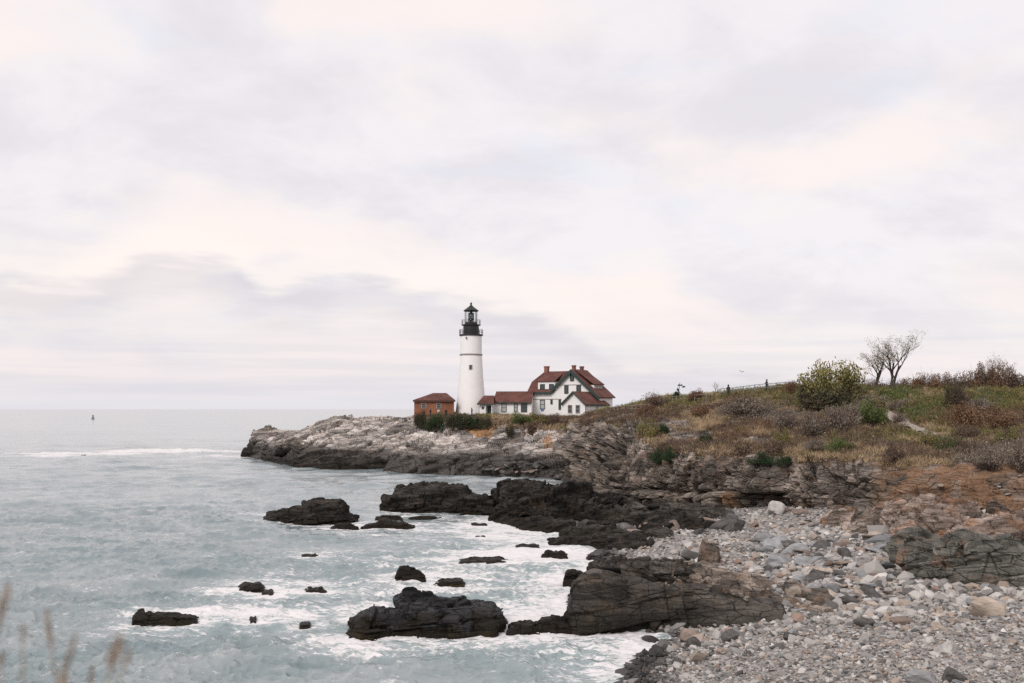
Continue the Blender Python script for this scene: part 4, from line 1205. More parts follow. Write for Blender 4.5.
COLS = {
    'juniper': [(0.028, 0.05, 0.022), (0.045, 0.075, 0.032), (0.02, 0.036, 0.018)],
    'green': [(0.10, 0.125, 0.042), (0.14, 0.16, 0.058), (0.075, 0.095, 0.035)],
    'olive': [(0.17, 0.15, 0.06), (0.12, 0.12, 0.045), (0.23, 0.19, 0.08)],
    'yellow': [(0.30, 0.25, 0.09), (0.24, 0.21, 0.075), (0.18, 0.165, 0.06), (0.14, 0.135, 0.055)],
    'rust': [(0.18, 0.105, 0.065), (0.14, 0.08, 0.05), (0.23, 0.145, 0.09)],
    'brown': [(0.14, 0.095, 0.07), (0.18, 0.125, 0.09), (0.10, 0.07, 0.055)],
    'twig': [(0.20, 0.165, 0.135), (0.15, 0.122, 0.10), (0.26, 0.22, 0.18)],
    'tan': [(0.38, 0.28, 0.175), (0.30, 0.215, 0.135), (0.44, 0.335, 0.215)],
    'dark': [(0.05, 0.05, 0.03), (0.08, 0.07, 0.04), (0.035, 0.04, 0.025)],
}
_bush = {}


def bush_mesh(kind, var, bare=False):
    key = (kind, var, bare)
    if key not in _bush:
        cols = COLS[kind]
        n = 2200 if bare else 4200
        v, f, c = leaves(n, (1, 1, .75), .045 if not bare else .04, cols, 900 + var * 7 + len(kind), clumps=18 if not bare else 34, spread=.36 if not bare else .25, cz=.5)
        if kind == 'yellow':
            v, f, c = leaves(10000, (1, 1, .8), .038, cols, 950 + var, clumps=46, spread=.3, cz=.45, skirt=.6)
            top_ = sstep(.2, .65, v[:, 2] / 1.2 + .25 * fbm(v * 2.5, 2, 5))[:, None]
            c = c * top_ + (1 - top_) * np.array((.085, .075, .045))          # foliage goes from yellow at the top to dark brown lower down
        kxy = np.percentile(np.hypot(v[:, 0], v[:, 1]), 96); kz_ = np.percentile(v[:, 2], 98.5)
        v = v / (kxy, kxy, kz_)
        me = mesh_np('foliage', v, [f], False, cols={'tint': c}); me.materials.append(LEAF)
        tw = twigs(60 if bare else 14, (.85, .85, .72), 60 + var, th=.018)
        mt = bpy.data.meshes.new('twigs'); mt.from_pydata(tw.v, [], tw.f); mt.materials.append(TWIG)
        _bush[key] = (me, mt)
    return _bush[key]


def bush(px0, px1, pyt, pyb, kind, label, which='b', bare=False, group=None, name='shrub', at=None, hmul=1.0):
    cx_ = (px0 + px1) / 2
    q = hit(cx_, pyb, which) if at is None else np.array(at)
    s = q[1] / F
    w = (px1 - px0) / 2 * s; h = (pyb - pyt) * s * hmul
    r = empty(name, q - np.array((0, 0, .1)), float(rng.uniform(0, 6.28)))
    tag(r, label, 'shrub' if name != 'hedge_bush' else 'bush', group)
    fm_, tw_ = bush_mesh(kind, int(rng.integers(3)), bare)
    sc_ = (w, w, h)
    for nm, me in (('foliage', fm_), ('twigs', tw_)):
        o = bpy.data.objects.new(nm, me); link(o, r); o.scale = sc_
    return r


bush(799, 863, 363, 406, 'yellow', 'tall round bush with yellow green top, biggest on the ridge')
bush(797, 826, 378, 408, 'dark', 'dark brown side bush leaning against the tall yellow topped bush', bare=True)
bush(815, 848, 388, 409, 'dark', 'dark green low bush under the tall yellow topped bush')
bush(856, 888, 400, 425, 'green', 'fresh green round shrub below and right of the yellow topped bush')
bush(824, 860, 404, 433, 'twig', 'grey purple leafless shrub left of the fresh green round shrub', bare=True)
bush(798, 828, 412, 436, 'twig', 'grey leafless shrub on the slope beside the purple one', bare=True)
bush(826, 856, 436, 450, 'green', 'bright green low shrub near the cliff edge in dry grass')
bush(648, 665, 447, 463, 'juniper', 'dark green juniper on the rocky slope above the pale cliff, left half of a pair')
bush(660, 678, 446, 461, 'juniper', 'dark green juniper on the rocky slope, right half of the pair')
bush(697, 712, 430, 442, 'juniper', 'small dark juniper amid brown scrub in the middle of the slope')
bush(657, 668, 422, 432, 'juniper', 'tiny juniper high on the brown slope near the grey outcrop')
bush(746, 778, 450, 464, 'juniper', 'wide low juniper right at the cliff edge above the grey face')
bush(776, 792, 456, 466, 'juniper', 'small juniper next to the wide low one at the cliff edge')
bush(772, 792, 427, 444, 'olive', 'olive shrub on the slope above the wide low juniper')
bush(770, 800, 408, 432, 'twig', 'pinkish leafless thicket above the olive shrub', bare=True)
bush(716, 764, 396, 416, 'twig', 'wide grey leafless thicket below the standing walker', bare=True)
bush(930, 960, 436, 452, 'green', 'small green shrub on the slope above the orange bank')
bush(920, 942, 428, 446, 'olive', 'olive shrub by the pale footpath above the orange bank')
bush(950, 985, 404, 428, 'rust', 'rust red shrub amid green grass at the right')
bush(980, 1018, 406, 430, 'rust', 'rust red shrub at the right edge beside another rust one')
bush(944, 966, 378, 408, 'dark', 'dark leafless crooked shrub standing alone in the green grass', bare=True)
bush(1004, 1034, 440, 470, 'twig', 'grey tangled shrub hanging over the right end of the orange bank', bare=True)
bush(968, 1006, 446, 468, 'twig', 'grey tangled brush along the top of the orange bank', bare=True)
bush(880, 906, 440, 462, 'brown', 'brown shrub at the cliff edge where the orange bank begins', bare=True)
bush(686, 704, 388, 400, 'rust', 'russet shrub on the ridge by the wooden fence')
bush(640, 666, 396.5, 408, 'brown', 'brown mound of scrub on the ridge left of the spruce')
bush(782, 800, 381, 392, 'rust', 'reddish shrub on the ridge right of the second walker')
bush(800, 816, 380, 391, 'olive', 'olive ridge shrub just left of the dark brown side bush')
for i in range(20):
    while True:
        px = rng.uniform(640, 1020); py = rng.uniform(398, 452)
        if py > 392 + .03 * (px - 640) and (px > 700 or py < 445): break
    kk = ['brown', 'twig', 'olive', 'rust', 'brown', 'twig'][i % 6]
    w2 = rng.uniform(7, 17); wd_ = {'brown': 'brown', 'twig': 'grey leafless', 'olive': 'olive', 'rust': 'russet'}[kk]
    bush(px - w2, px + w2, py - w2 * rng.uniform(.7, 1.1), py + 3, kk, f'low {wd_} shrub tangled in the scrub and dry grass of the slope', bare=bool(kk in ('twig', 'brown')), group='low shrubs in the scrub of the slope')
# headland shrubs
for a in [(413, 428, 411.5, 427, 'dark', 'dark shrub left corner below the brick shed'), (424, 446, 412.5, 431, 'juniper', 'dark green shrub below the right half of the brick shed'),
          (442, 466, 414, 430, 'dark', 'dark olive shrub below the gap between shed and tower'), (460, 482, 413, 428, 'juniper', 'dark green shrub directly below the white tower'),
          (478, 493, 415, 428, 'dark', 'dark shrub below the white porch'), (508, 530, 411.5, 423, 'green', 'green shrub below the long low white annex'),
          (524, 548, 411.5, 421, 'olive', 'olive shrub below the left end of the big house'), (544, 562, 412, 422, 'brown', 'brown shrub in front of the small gabled wing'),
          (580, 600, 411, 419, 'olive', 'yellow olive shrub at the right corner of the small gabled wing'), (596, 622, 405, 415, 'yellow', 'pale yellow green shrub between the big house and the rail fence'),
          (505, 516, 426, 437, 'dark', 'dark shrub clinging to the cliff below the long low white annex')]:
    bush(*a[:5], a[5], which='h')
# hedge along the ridge at the right
hx = [868, 880, 893, 906, 921, 935, 949, 962, 974, 986, 998, 1010, 1022, 1036]
for i, x in enumerate(hx):
    kd_ = ['brown', 'rust', 'brown', 'twig', 'brown', 'rust', 'twig', 'rust', 'twig', 'brown', 'rust', 'brown', 'rust', 'brown'][i]
    top = [376, 377, 375, 377, 374, 371, 369, 370, 372, 371, 366, 360, 360, 362][i]
    q = hit(min(x, 1060), 393.0); 
    wh = {'brown': 'brown', 'rust': 'red brown', 'twig': 'grey purple'}[kd_]
    pl = ['under the left bare tree', 'between the two bare trees', 'under the right bare tree', 'just right of the bare trees', 'fourth from the bare trees', 'above the crooked shrub', 'right of the crooked shrub',
          'at the middle of its right half', 'three left of the twiggy tree', 'two left of the twiggy tree', 'beside the twiggy tree', 'under the twiggy tree', 'at the right edge', 'beyond the right edge'][i]
    bush(x - 13, x + 13, top - 3, 390, kd_, f'{wh} hedge bush on the ridge {pl}', bare=(i % 2 == 0), group='hedge bushes along the ridge', name='hedge_bush', at=q + np.array((0, 6, -.3)), hmul=1.0)


def tree(px, pyb, pyt, wpx, label, seed, cols, nleaf, lean=0.0, which='b', stems=1, dy=4.0, leafsize=.07, bark=BARK):
    q = hit(px, pyb, which) + np.array((0, dy, -.2))
    s = q[1] / F; Hh = (pyb - pyt) * s; Wd = wpx * s / 2
    r = np.random.default_rng(seed)
    root = empty('bare_tree', q); tag(root, label, 'tree')
    mbx = MB(); tips = []

    def grow(p, d, ln, rad, lev):
        pts = [p]; rr = [rad]; d = d / np.linalg.norm(d)
        for i in range(4):
            d = d + r.normal(0, .13, 3) + np.array((0, 0, .05)); d /= np.linalg.norm(d)
            p = p + d * ln / 4; pts.append(p); rr.append(rad * (1 - .11 * (i + 1)))
        mbx.tube(pts, rr, 5 if lev < 2 else 3, cap=False)
        if lev >= 4: tips.append(pts[2]); tips.append(p)
        if lev < 6:
            for _ in range(3 if lev in (0, 1) else 2 + (r.random() < .35)):
                t = r.uniform(.45, 1) if lev else r.uniform(.5, 1); b0 = pts[min(4, int(t * 4))]
                sp = r.normal(0, 1, 3); sp[2] = abs(sp[2]) * .5
                grow(b0, d * .9 + sp * .42, ln * r.uniform(.58, .8), rr[min(4, int(t * 4))] * .62, lev + 1)
    for k in range(stems):
        grow(np.array((r.normal(0, .12), r.normal(0, .12), 0.)), np.array((lean + r.normal(0, .18), r.normal(0, .15), 1.)), Hh * .36, .022 * Hh / max(1, stems * .6), 0)
    v = np.array(mbx.v); sh = np.array(((np.percentile(v[:, 0], 97) + np.percentile(v[:, 0], 3)) / 2, 0, 0)); hz = v[:, 2:] / v[:, 2].max(); v = v - sh * hz; tips = [t_ - sh * t_[2] / hz.max() / np.array(mbx.v)[:, 2].max() for t_ in tips]
    e = np.array((np.percentile(np.abs(v[:, 0]), 97), 0, np.percentile(v[:, 2], 99.5)))
    kx, kz = Wd / e[0], Hh / e[2]
    scl = np.array((kx, kx, kz))
    mbx.v = [tuple(x) for x in v * scl]
    mbx.build('trunk', bark, root)
    tips = np.array(tips) * scl
    if nleaf:
        k = r.integers(0, len(tips), nleaf)
        keep = tips[k] + r.normal(0, .16, (nleaf, 3))
        a = r.normal(size=(nleaf, 3)); a /= np.linalg.norm(a, axis=1, keepdims=True); b = np.cross(a, r.normal(size=(nleaf, 3))); b /= np.linalg.norm(b, axis=1, keepdims=True)
        sz = leafsize * r.uniform(.6, 1.3, (nleaf, 1))
        v = np.stack([keep - a * sz, keep + b * sz * .5, keep + a * sz, keep - b * sz * .5], 1).reshape(-1, 3)
        c = np.array(cols)[r.integers(0, len(cols), nleaf)] * r.uniform(.7, 1.3, (nleaf, 1))
        me = mesh_np('crown', v, [np.arange(4 * nleaf).reshape(-1, 4)], False, cols={'tint': np.repeat(c, 4, 0)})
        obj('crown', me, LEAF, root)
    return root


AUT = [(0.24, 0.19, 0.08), (0.18, 0.14, 0.07), (0.13, 0.11, 0.05)]
tree(887, 389, 344, 32, 'left of two bare autumn trees on the ridge, with a round thin crown', 11, AUT, 1500, -.1, stems=2)
tree(903, 389, 329, 42, 'right and taller of two bare autumn trees, forked low, sparse yellowing leaves', 23, AUT, 1700, .1, stems=2)
tree(1012, 389, 350, 40, 'twiggy leafless tree rising from the hedge at the right edge', 31, COLS['brown'], 350, 0, stems=3)
tree(716, 394, 377, 12, 'thin leafless sapling on the ridge left of the standing walker', 43, COLS['brown'], 0, .35, dy=0.2, stems=2, bark=TWIG)

# small wind bent spruce
q = hit(678, 398.5); s = q[1] / F
root = empty('spruce_tree', q); tag(root, 'small dark wind bent spruce with a bare neck and tufted top, on the ridge', 'tree')
t_ = MB(); t_.tube([(0, 0, -.2), (-.05, 0, .9), (.1, 0, 1.9), (.22, 0, 17.5 * s)], [.09, .08, .05, .03], 6); t_.build('trunk', BARK, root)
vs_, fs_, cs_, nb_ = [], [], [], 0
for (dx, dz, w, h, n) in [(-.6, 3.0, .75, .9, 420), (-.2, 6.5, .55, .55, 260), (.6, 2.0, 1.0, .5, 300), (.3, 15.0, .42, .28, 150), (.75, 13.2, .3, .2, 80), (-.1, 10.5, .22, .4, 60)]:
    v, f, c = leaves(n, (w, w, h), .11, COLS['juniper'], 77 + n, clumps=8, cz=0)
    v[:, 2] -= h * 0.4
    vs_.append(v + (dx, 0, dz * s)); fs_.append(f + nb_); nb_ += len(v); cs_.append(c)
obj('crown', mesh_np('crown', np.concatenate(vs_), [np.concatenate(fs_)], False, cols={'tint': np.concatenate(cs_)}), LEAF, root)

# ------------------------------------------------------------------ grass and heath on the slopes: uncountable
FIELD = [  # (x, y in the photograph, kind)
    (640, 412, 'brown'), (620, 418, 'olive'), (650, 430, 'tan'), (640, 425, 'tan'), (690, 425, 'tan'), (700, 405, 'brown'), (720, 410, 'tan'), (660, 415, 'brown'), (700, 440, 'brown'),
    (720, 450, 'tan'), (680, 450, 'brown'), (690, 400, 'olive'), (740, 392, 'olive'), (770, 395, 'olive'), (760, 405, 'twig'), (740, 428, 'rust'), (760, 432, 'rust'), (730, 440, 'brown'), (775, 420, 'twig'), (790, 400, 'olive'),
    (790, 452, 'tan'), (810, 455, 'tan'), (840, 458, 'tan'), (870, 455, 'tan'), (850, 450, 'tan'), (810, 440, 'brown'), (830, 442, 'olive'), (870, 440, 'brown'), (890, 436, 'olive'), (900, 445, 'brown'), (880, 425, 'brown'),
    (800, 425, 'brown'), (785, 440, 'tan'), (810, 395, 'olive'), (880, 398, 'green'), (900, 402, 'olive'), (890, 410, 'olive'), (920, 410, 'green'), (940, 400, 'green'), (930, 395, 'olive'), (960, 396, 'green'), (990, 398, 'green'),
    (1010, 395, 'olive'), (920, 425, 'olive'), (935, 430, 'olive'), (960, 415, 'rust'), (985, 415, 'rust'), (1005, 420, 'brown'), (950, 440, 'olive'), (975, 440, 'brown'), (1000, 445, 'twig'), (1020, 440, 'brown'), (960, 455, 'twig'),
    (930, 452, 'brown'), (1000, 460, 'twig'), (905, 460, 'tan'), (1015, 405, 'olive'), (760, 445, 'brown'), (715, 425, 'brown'), (1060, 420, 'brown'), (1060, 400, 'olive'), (940, 460, 'tan'), (970, 425, 'olive'),
]
fx = np.array([hit(a, b, rad=3) for a, b, _ in FIELD]); fk = [c for *_, c in FIELD]


def cover_plants(V, cov, tt, count, box, seed):
    """tufts dropped on the vegetated part of a land sheet -> (position, kind)"""
    r = np.random.default_rng(seed)
    e1 = V[1:, :-1] - V[:-1, :-1]; e2 = V[:-1, 1:] - V[:-1, :-1]
    area = np.linalg.norm(np.cross(e1, e2), axis=2)
    p0 = V[:-1, :-1].reshape(-1, 3)
    px = CX + F * p0[:, 0] / p0[:, 1]
    dens = 1.0 / (p0[:, 1] / 100.0) ** 1.5
    w = (area * (cov[:-1, :-1] > .55) * (tt[:-1, :-1] < box[2])).ravel() * dens * (px > box[0]) * (px < box[1])
    i = r.choice(len(w), count, p=w / w.sum())
    a, b = r.random((2, count, 1))
    return p0[i] + a * e1.reshape(-1, 3)[i] + b * e2.reshape(-1, 3)[i], r


def tuft_mesh(P0, kinds, r, name, per, hgt, wid, lay=.5):
    n = len(P0); N_ = n * per
    base = np.repeat(P0, per, 0) + r.normal(0, .16, (N_, 3)) * (1, 1, .15)
    d = r.normal(size=(N_, 3)) * (lay, lay, .25); d[:, 2] = np.abs(d[:, 2]) + .8; d /= np.linalg.norm(d, axis=1, keepdims=True)
    h = np.repeat(hgt * r.uniform(.5, 1.5, n), per)[:, None] * r.uniform(.6, 1.3, (N_, 1))
    sd = np.cross(d, r.normal(size=(N_, 3))); sd /= np.linalg.norm(sd, axis=1, keepdims=True); sd *= wid * r.uniform(.6, 1.4, (N_, 1))
    v = np.stack([base - sd, base + sd, base + d * h + sd * .25], 1).reshape(-1, 3)
    pal = {k: np.array(v_) for k, v_ in COLS.items()}
    c = np.array([pal[k][r.integers(0, len(pal[k]))] for k in kinds]) * r.uniform(.75, 1.25, (n, 1))
    c = np.repeat(c, per, 0) * r.uniform(.8, 1.2, (N_, 1))
    me = mesh_np(name, v, [np.arange(3 * N_).reshape(-1, 3)], False, cols={'tint': np.repeat(c, 3, 0)})
    tag(obj(name, me, LEAF), kind='stuff')


Pt, r_ = cover_plants(BV, BC, BT, 30000, (575, 1180, 6.8), 41)
pth = [hit(a, b) for a, b in ((862, 396), (872, 402), (882, 409), (893, 416), (905, 423), (918, 430), (932, 436), (948, 440))]
pl_ = np.concatenate([np.linspace(a, b, 12, endpoint=False) for a, b in zip(pth, pth[1:])] + [[pth[-1]]])
pl_ = pl_ + np.stack([.5 * fbm(pl_ * .5, 2, 201), .5 * fbm(pl_ * .5, 2, 202), 0 * pl_[:, 0]], -1)
kb = kdtree.KDTree(len(_bp))
for i in range(len(_bp)): kb.insert(_bp[i], i)
kb.balance()
tg = np.gradient(pl_, axis=0); sd_ = np.stack([-tg[:, 1], tg[:, 0], 0 * tg[:, 0]], -1); sd_ /= np.linalg.norm(sd_, axis=1, keepdims=True) + 1e-9
ribbon = np.stack([pl_ + sd_ * w_ for w_ in np.linspace(-.55, .55, 6)], 1)
for i in range(ribbon.shape[0]):
    for j in range(6):
        near = kb.find_n((ribbon[i, j, 0], ribbon[i, j, 1], pl_[i, 2]), 4)
        ribbon[i, j, 2] = max(n_[0][2] for n_ in near) + .13
ribbon = smooth_grid(ribbon, 2)
tag(obj('footpath', mesh_np('footpath', ribbon.reshape(-1, 3), [grid_faces(*ribbon.shape[:2])], True), plain('pale_gravel', (0.30, 0.26, 0.22), .9, var=.3, scale=5, bump=.4)), kind='structure')
dpath = np.min(np.linalg.norm(Pt[:, None, :] - pl_[None, ::3, :], axis=2), axis=1)
Pt = Pt[dpath > 1.1]
jit = Pt + np.stack([fbm(Pt * .25 + 9 * k, 3, 81 + k) for k in range(3)], -1) * 5 + r_.normal(0, 1.6, Pt.shape)
idx = np.array([np.argmin(((fx - p) ** 2).sum(1)) for p in jit])
kd_ = np.array(fk)[idx]
mixk = r_.random(len(kd_)) < .16
kd_[mixk] = np.array(['tan', 'brown', 'olive', 'tan', 'twig'])[r_.integers(0, 5, mixk.sum())]
kd_ = np.where((fbm(Pt * .45, 3, 85) > .22) & (kd_ != 'green'), 'tan', kd_)
for nm, ks, per, hg, wd, lay in (('dry_grass', ['tan'], 16, .42, .022, .6), ('heath_scrub', ['brown', 'rust', 'twig'], 14, .62, .03, .75), ('green_ground_cover', ['olive', 'green'], 14, .55, .03, .7)):
    m_ = np.isin(kd_, ks)
    tuft_mesh(Pt[m_], kd_[m_], r_, nm, per, hg, wd, lay)
# low scrub with leaves, between the tufts
m_ = (~np.isin(kd_, ['tan'])) & (r_.random(len(kd_)) < .2)
vs_, cs_ = [], []
for p, k in zip(Pt[m_], kd_[m_]):
    v, f, c = leaves(26, (.55, .55, .4), .085, COLS[k], int(r_.integers(1e6)), clumps=4, spread=.5, cz=.6)
    vs_.append(v * r_.uniform(.6, 1.3) + p); cs_.append(c)
v = np.concatenate(vs_)
tag(obj('low_scrub', mesh_np('low_scrub', v, [np.arange(len(v)).reshape(-1, 4)], False, cols={'tint': np.concatenate(cs_)}), LEAF), kind='stuff')
# grass on the headland
Ph, r_ = cover_plants(HV, HC, HT, 9000, (408, 700, 5.9), 43)
kh = np.where(fbm(Ph * .12, 3, 83) > .12, 'tan', np.where(fbm(Ph * .2, 3, 84) > 0, 'olive', 'brown'))
tuft_mesh(Ph, kh, r_, 'headland_grass', 12, .5, .04, .6)
# trailing dry vegetation on the cliff top edge of the right bank
# ------------------------------------------------------------------ stalks in front of the lens
STALK = plain('dry_stalk', (0.30, 0.24, 0.17), .9, var=.3, scale=60)
PLUME = tint_mat('plume_fluff', rough=.9)
for i, (bx, tx, ty, pl, pw, lb) in enumerate([
        (-14, 8, 584, 44, 7, 'blurred tan grass plume cut by the left edge of the photo'), (22, 23, 628, 10, 2, 'thin faint grass stalk second from the left edge'),
        (58, 46, 610, 40, 5, 'tall blurred grass stalk with a slim dark plume, third from the left'), (54, 76, 634, 50, 4, 'blurred forked grass stalk between the slim and the bushy plume'),
        (62, 64, 670, 24, 7, 'short fluffy grass plume at the bottom edge'), (88, 92, 668, 20, 3, 'short grass stalk left of the bushy brown plume'), (100, 120, 636, 36, 13, 'bushiest brown grass plume, rightmost of the blurred stalks'),
        (106, 130, 652, 18, 3, 'thin side stalk right of the bushiest plume'), (0, 2, 655, 10, 3, 'small seed head low on the left edge')]):
    Yd = 1.2 + .12 * (i % 3)
    top = P(tx, ty, Yd); bot = P(bx - (tx - bx) * .8, 760, Yd); gz = np.array((bot[0], Yd, 9.25))
    root = empty('grass_stalk', gz); tag(root, lb, 'grass stalk', 'blurred grass stalks near the camera')
    mbx = MB(); pth = [np.zeros(3), bot - gz, (bot * .45 + top * .55) - gz, top - gz]
    mbx.tube(pth, [.0022, .002, .0016, .0008], 5); mbx.build('stem', STALK, root)
    rr = np.random.default_rng(300 + i)
    n = int(160 + pw * 40); t = rr.random(n) ** .8
    pw *= .7
    L_ = pl / F * Yd; axis = (top - (bot * .45 + top * .55)); axis /= np.linalg.norm(axis)
    cpt = (top - gz) - axis * (t * L_)[:, None]
    wdt = pw / F * Yd * .5 * np.sin(np.clip(t * 3.0 + .15, 0, 3.1))
    p = cpt + rr.normal(0, 1, (n, 3)) * wdt[:, None] * (.6, .6, .3)
    a = axis + rr.normal(0, .3, (n, 3)); b = np.cross(a, rr.normal(size=(n, 3))); b /= np.linalg.norm(b, axis=1, keepdims=True)
    v = np.stack([p - a * .004, p + b * .0011, p + a * .005, p - b * .0011], 1).reshape(-1, 3)
    c = np.array([(0.44, 0.37, 0.31), (0.33, 0.27, 0.225), (0.55, 0.48, 0.41)])[rr.integers(0, 3, n)]
    obj('plume', mesh_np('plume', v, [np.arange(4 * n).reshape(-1, 4)], False, cols={'tint': np.repeat(c, 4, 0)}), PLUME, root)
# ------------------------------------------------------------------ buildings
WHITE = plain('white_paint', (0.80, 0.79, 0.78), .6, var=.04, scale=1.5)
TOWERW = plain('white_tower_paint', (0.80, 0.785, 0.775), .55, var=.05, scale=.8)
GREEN = plain('dark_green_trim', (0.035, 0.055, 0.05), .5, var=.1)
TRIM = plain('grey_trim', (0.34, 0.30, 0.29), .6, var=.1)
IRON = plain('black_iron', (0.018, 0.018, 0.02), .45, var=.1, spec=.4)
GLASS = plain('dark_window_glass', (0.05, 0.06, 0.065), .12, var=.1, spec=.5)
LIGHTGLASS = plain('pale_window_glass', (0.42, 0.43, 0.44), .2, var=.1, spec=.5)
BLUE = plain('blue_paint', (0.12, 0.20, 0.42), .5)
WOOD = plain('weathered_rail_wood', (0.25, 0.215, 0.18), .85, var=.3, scale=6)
STEEL = plain('grey_rail_steel', (0.20, 0.21, 0.22), .5, var=.1)


def shingles(name, col, sc):
    m, nt, b, N, L = nmat(name)
    g = N.new('ShaderNodeNewGeometry'); sx = N.new('ShaderNodeSeparateXYZ'); L.new(g.outputs['Position'], sx.inputs[0])
    cb = N.new('ShaderNodeCombineXYZ')
    L.new(math_n(N, L, 'ADD', sx.outputs['X'], math_n(N, L, 'MULTIPLY', sx.outputs['Y'], .6)), cb.inputs[0]); L.new(sx.outputs['Z'], cb.inputs[1])
    br = N.new('ShaderNodeTexBrick'); br.inputs['Scale'].default_value = sc; L.new(cb.outputs[0], br.inputs['Vector'])
    br.inputs['Color1'].default_value = (*[c * .8 for c in col], 1); br.inputs['Color2'].default_value = (*[c * 1.25 for c in col], 1); br.inputs['Mortar'].default_value = (*[c * .7 for c in col], 1)
    br.inputs['Mortar Size'].default_value = .02
    no = N.new('ShaderNodeTexNoise'); no.inputs['Scale'].default_value = .5; no.inputs['Detail'].default_value = 6; L.new(g.outputs['Position'], no.inputs['Vector'])
    hs = N.new('ShaderNodeHueSaturation'); L.new(maprange(N, L, no.outputs['Fac'], .3, .7, .75, 1.25), hs.inputs['Value']); L.new(br.outputs['Color'], hs.inputs['Color'])
    L.new(hs.outputs[0], b.inputs['Base Color']); b.inputs['Roughness'].default_value = .8; b.inputs['Specular IOR Level'].default_value = .2
    return m


ROOF = shingles('red_shingle', (0.12, 0.053, 0.043), 2.5)
BRICK = shingles('red_brick', (0.245, 0.105, 0.06), 3.5)
CHIM = shingles('chimney_brick', (0.24, 0.11, 0.085), 4)


class Frame:
    """local house axes: u along the front, v into depth, w up"""
    def __init__(s, px, Y, zg, deg):
        a = math.radians(deg); s.o = np.array(((px - CX) / F * Y, Y, zg))
        s.u = np.array((math.cos(a), -math.sin(a), 0)); s.v = np.array((math.sin(a), math.cos(a), 0)); s.deg = deg
    def root(s, name, label, cat, group=None):
        r = empty(name, s.o, -math.radians(s.deg)); return tag(r, label, cat, group)


def poly(mbx, pts, d):
    mbx.slab([np.array(p, float) for p in pts], d)


def window(root, u0, u1, z0, z1, v=0.0, side='front', shade=GLASS, fr=GREEN, name='window', bars=True, un=0.0):
    """frame with glass: front windows lie in plane v, right-hand windows in plane u = un"""
    def B(m_, a0, a1, b0, b1, d0, d1):
        if side == 'front': m_.box((a0, v - d1, b0), (a1, v - d0, b1))
        else: m_.box((un + d0, a0, b0), (un + d1, a1, b1))
    f = MB(); t = .13
    B(f, u0 - t, u0, z0 - t, z1 + t, .003, .09); B(f, u1, u1 + t, z0 - t, z1 + t, .003, .09); B(f, u0, u1, z1, z1 + t, .003, .09); B(f, u0, u1, z0 - t, z0, .003, .12)
    if bars:
        m = (z0 + z1) / 2; B(f, u0, u1, m - .04, m + .04, .012, .06)
    w = f.build(name, fr, root)
    g = MB(); B(g, u0, u1, z0, z1, .003, .01); g.build('pane', shade, w)
    return w


# keeper's house --------------------------------------------------------------------------
K = Frame(572, 212, 9.3, 35)
kz = lambda py: 11 - (py - 409) * .212 - 9.3
ku = lambda px, v=0.0: (px - 572 - v / .37) * .2588
R_ = K.root('keepers_house', 'big white house with red roofs, dark green gable trim and three brick chimneys', 'house')
zr = kz(370.3); slope = (kz(370.3) - kz(393)) / (22 * .2588)
ua0 = ku(553.5); za0 = zr - slope * (-ua0); ua1 = 6.9; za1 = zr - slope * ua1
D = 5.9
w = MB()
poly(w, [(ua0 + .15, 0, 0), (ua1 - .4, 0, 0), (ua1 - .4, 0, za1 + slope * .4 - .1), (0, 0, zr - .2), (ua0 + .15, 0, za0 - .02)], (0, D, 0))
ul = ku(529.8)
poly(w, [(ul, 0.004, 0), (ua0 + .148, 0.004, 0), (ua0 + .148, 0.004, kz(392.3)), (ul, 0.004, kz(392.3))], (0, 7, 0))
poly(w, [(ul, 0.006, kz(392.3)), (ul, 6.99, kz(392.3)), (ul, 5.0, kz(382)), (ul, 2.0, kz(382))], (.2, 0, 0))
W_ = w.build('wall', WHITE, R_)
r = MB()
th = np.array((0, 0, .22))
# cross gable: left and right planes
poly(r, [(ua0 - .2, -.5, za0 - .2 * slope), (0, -.5, zr), (0, D + .4, zr), (ua0 - .2, D + .4, za0 - .2 * slope)], th)
poly(r, [(0.001, -.5, zr), (ua1 + .1, -.5, za1 - .1 * slope), (ua1 + .1, D + .4, za1 - .1 * slope), (0.001, D + .4, zr)], th)
# left body with clipped end
ze = kz(392.6); zt = kz(371.2); zc = kz(382); uR = -.6; ur0 = ku(546, 3.5)
poly(r, [(ul - .3, -.45, ze), (ua0 + .3, -.45, ze), (uR, 3.5, zt), (ur0, 3.5, zt), (ul - .3, 1.45, zc + .05)], th)
poly(r, [(ua0 + .3, 7.45, ze), (ul - .3, 7.45, ze), (ul - .3, 5.55, zc + .05), (ur0, 3.502, zt), (uR, 3.502, zt)], th)
poly(r, [(ul - .302, 1.45, zc + .05), (ur0 - .002, 3.5, zt), (ul - .302, 5.55, zc + .05)], th)
# dormer roofs
du0, du1 = ku(538.5), ku(555.2)
poly(r, [(du0 - .2, -.2, kz(381.3)), (du1 + .2, -.2, kz(381.3)), (du1 + .2, 3.4, zt - .15), (du0 - .2, 3.4, zt - .15)], (0, 0, .14))
rd0, rd1 = 1.0, 4.6
poly(r, [(5.1, rd0 - .3, kz(385.2)), (5.1, rd1 + .3, kz(385.2)), (.3, rd1 + .3, zr + .05), (.3, rd0 - .3, zr + .05)], (0, 0, .2))
RO = r.build('roof', ROOF, R_)
c = MB()
for px, v, wd, t_, lo in ((548, 3.5, .42, 364.6, 371), (575.3, 4.4, .33, 364.2, 371), (583.6, 6.0, .33, 365.2, 371)):
    c = MB(); u_ = ku(px, v)
    c.box((u_ - wd, v - wd, zt - 1.2), (u_ + wd, v + wd, kz(t_) - .25)); c.box((u_ - wd - .08, v - wd - .08, kz(t_) - .25), (u_ + wd + .08, v + wd + .08, kz(t_)))
    c.build('chimney', CHIM, RO)
d = MB()
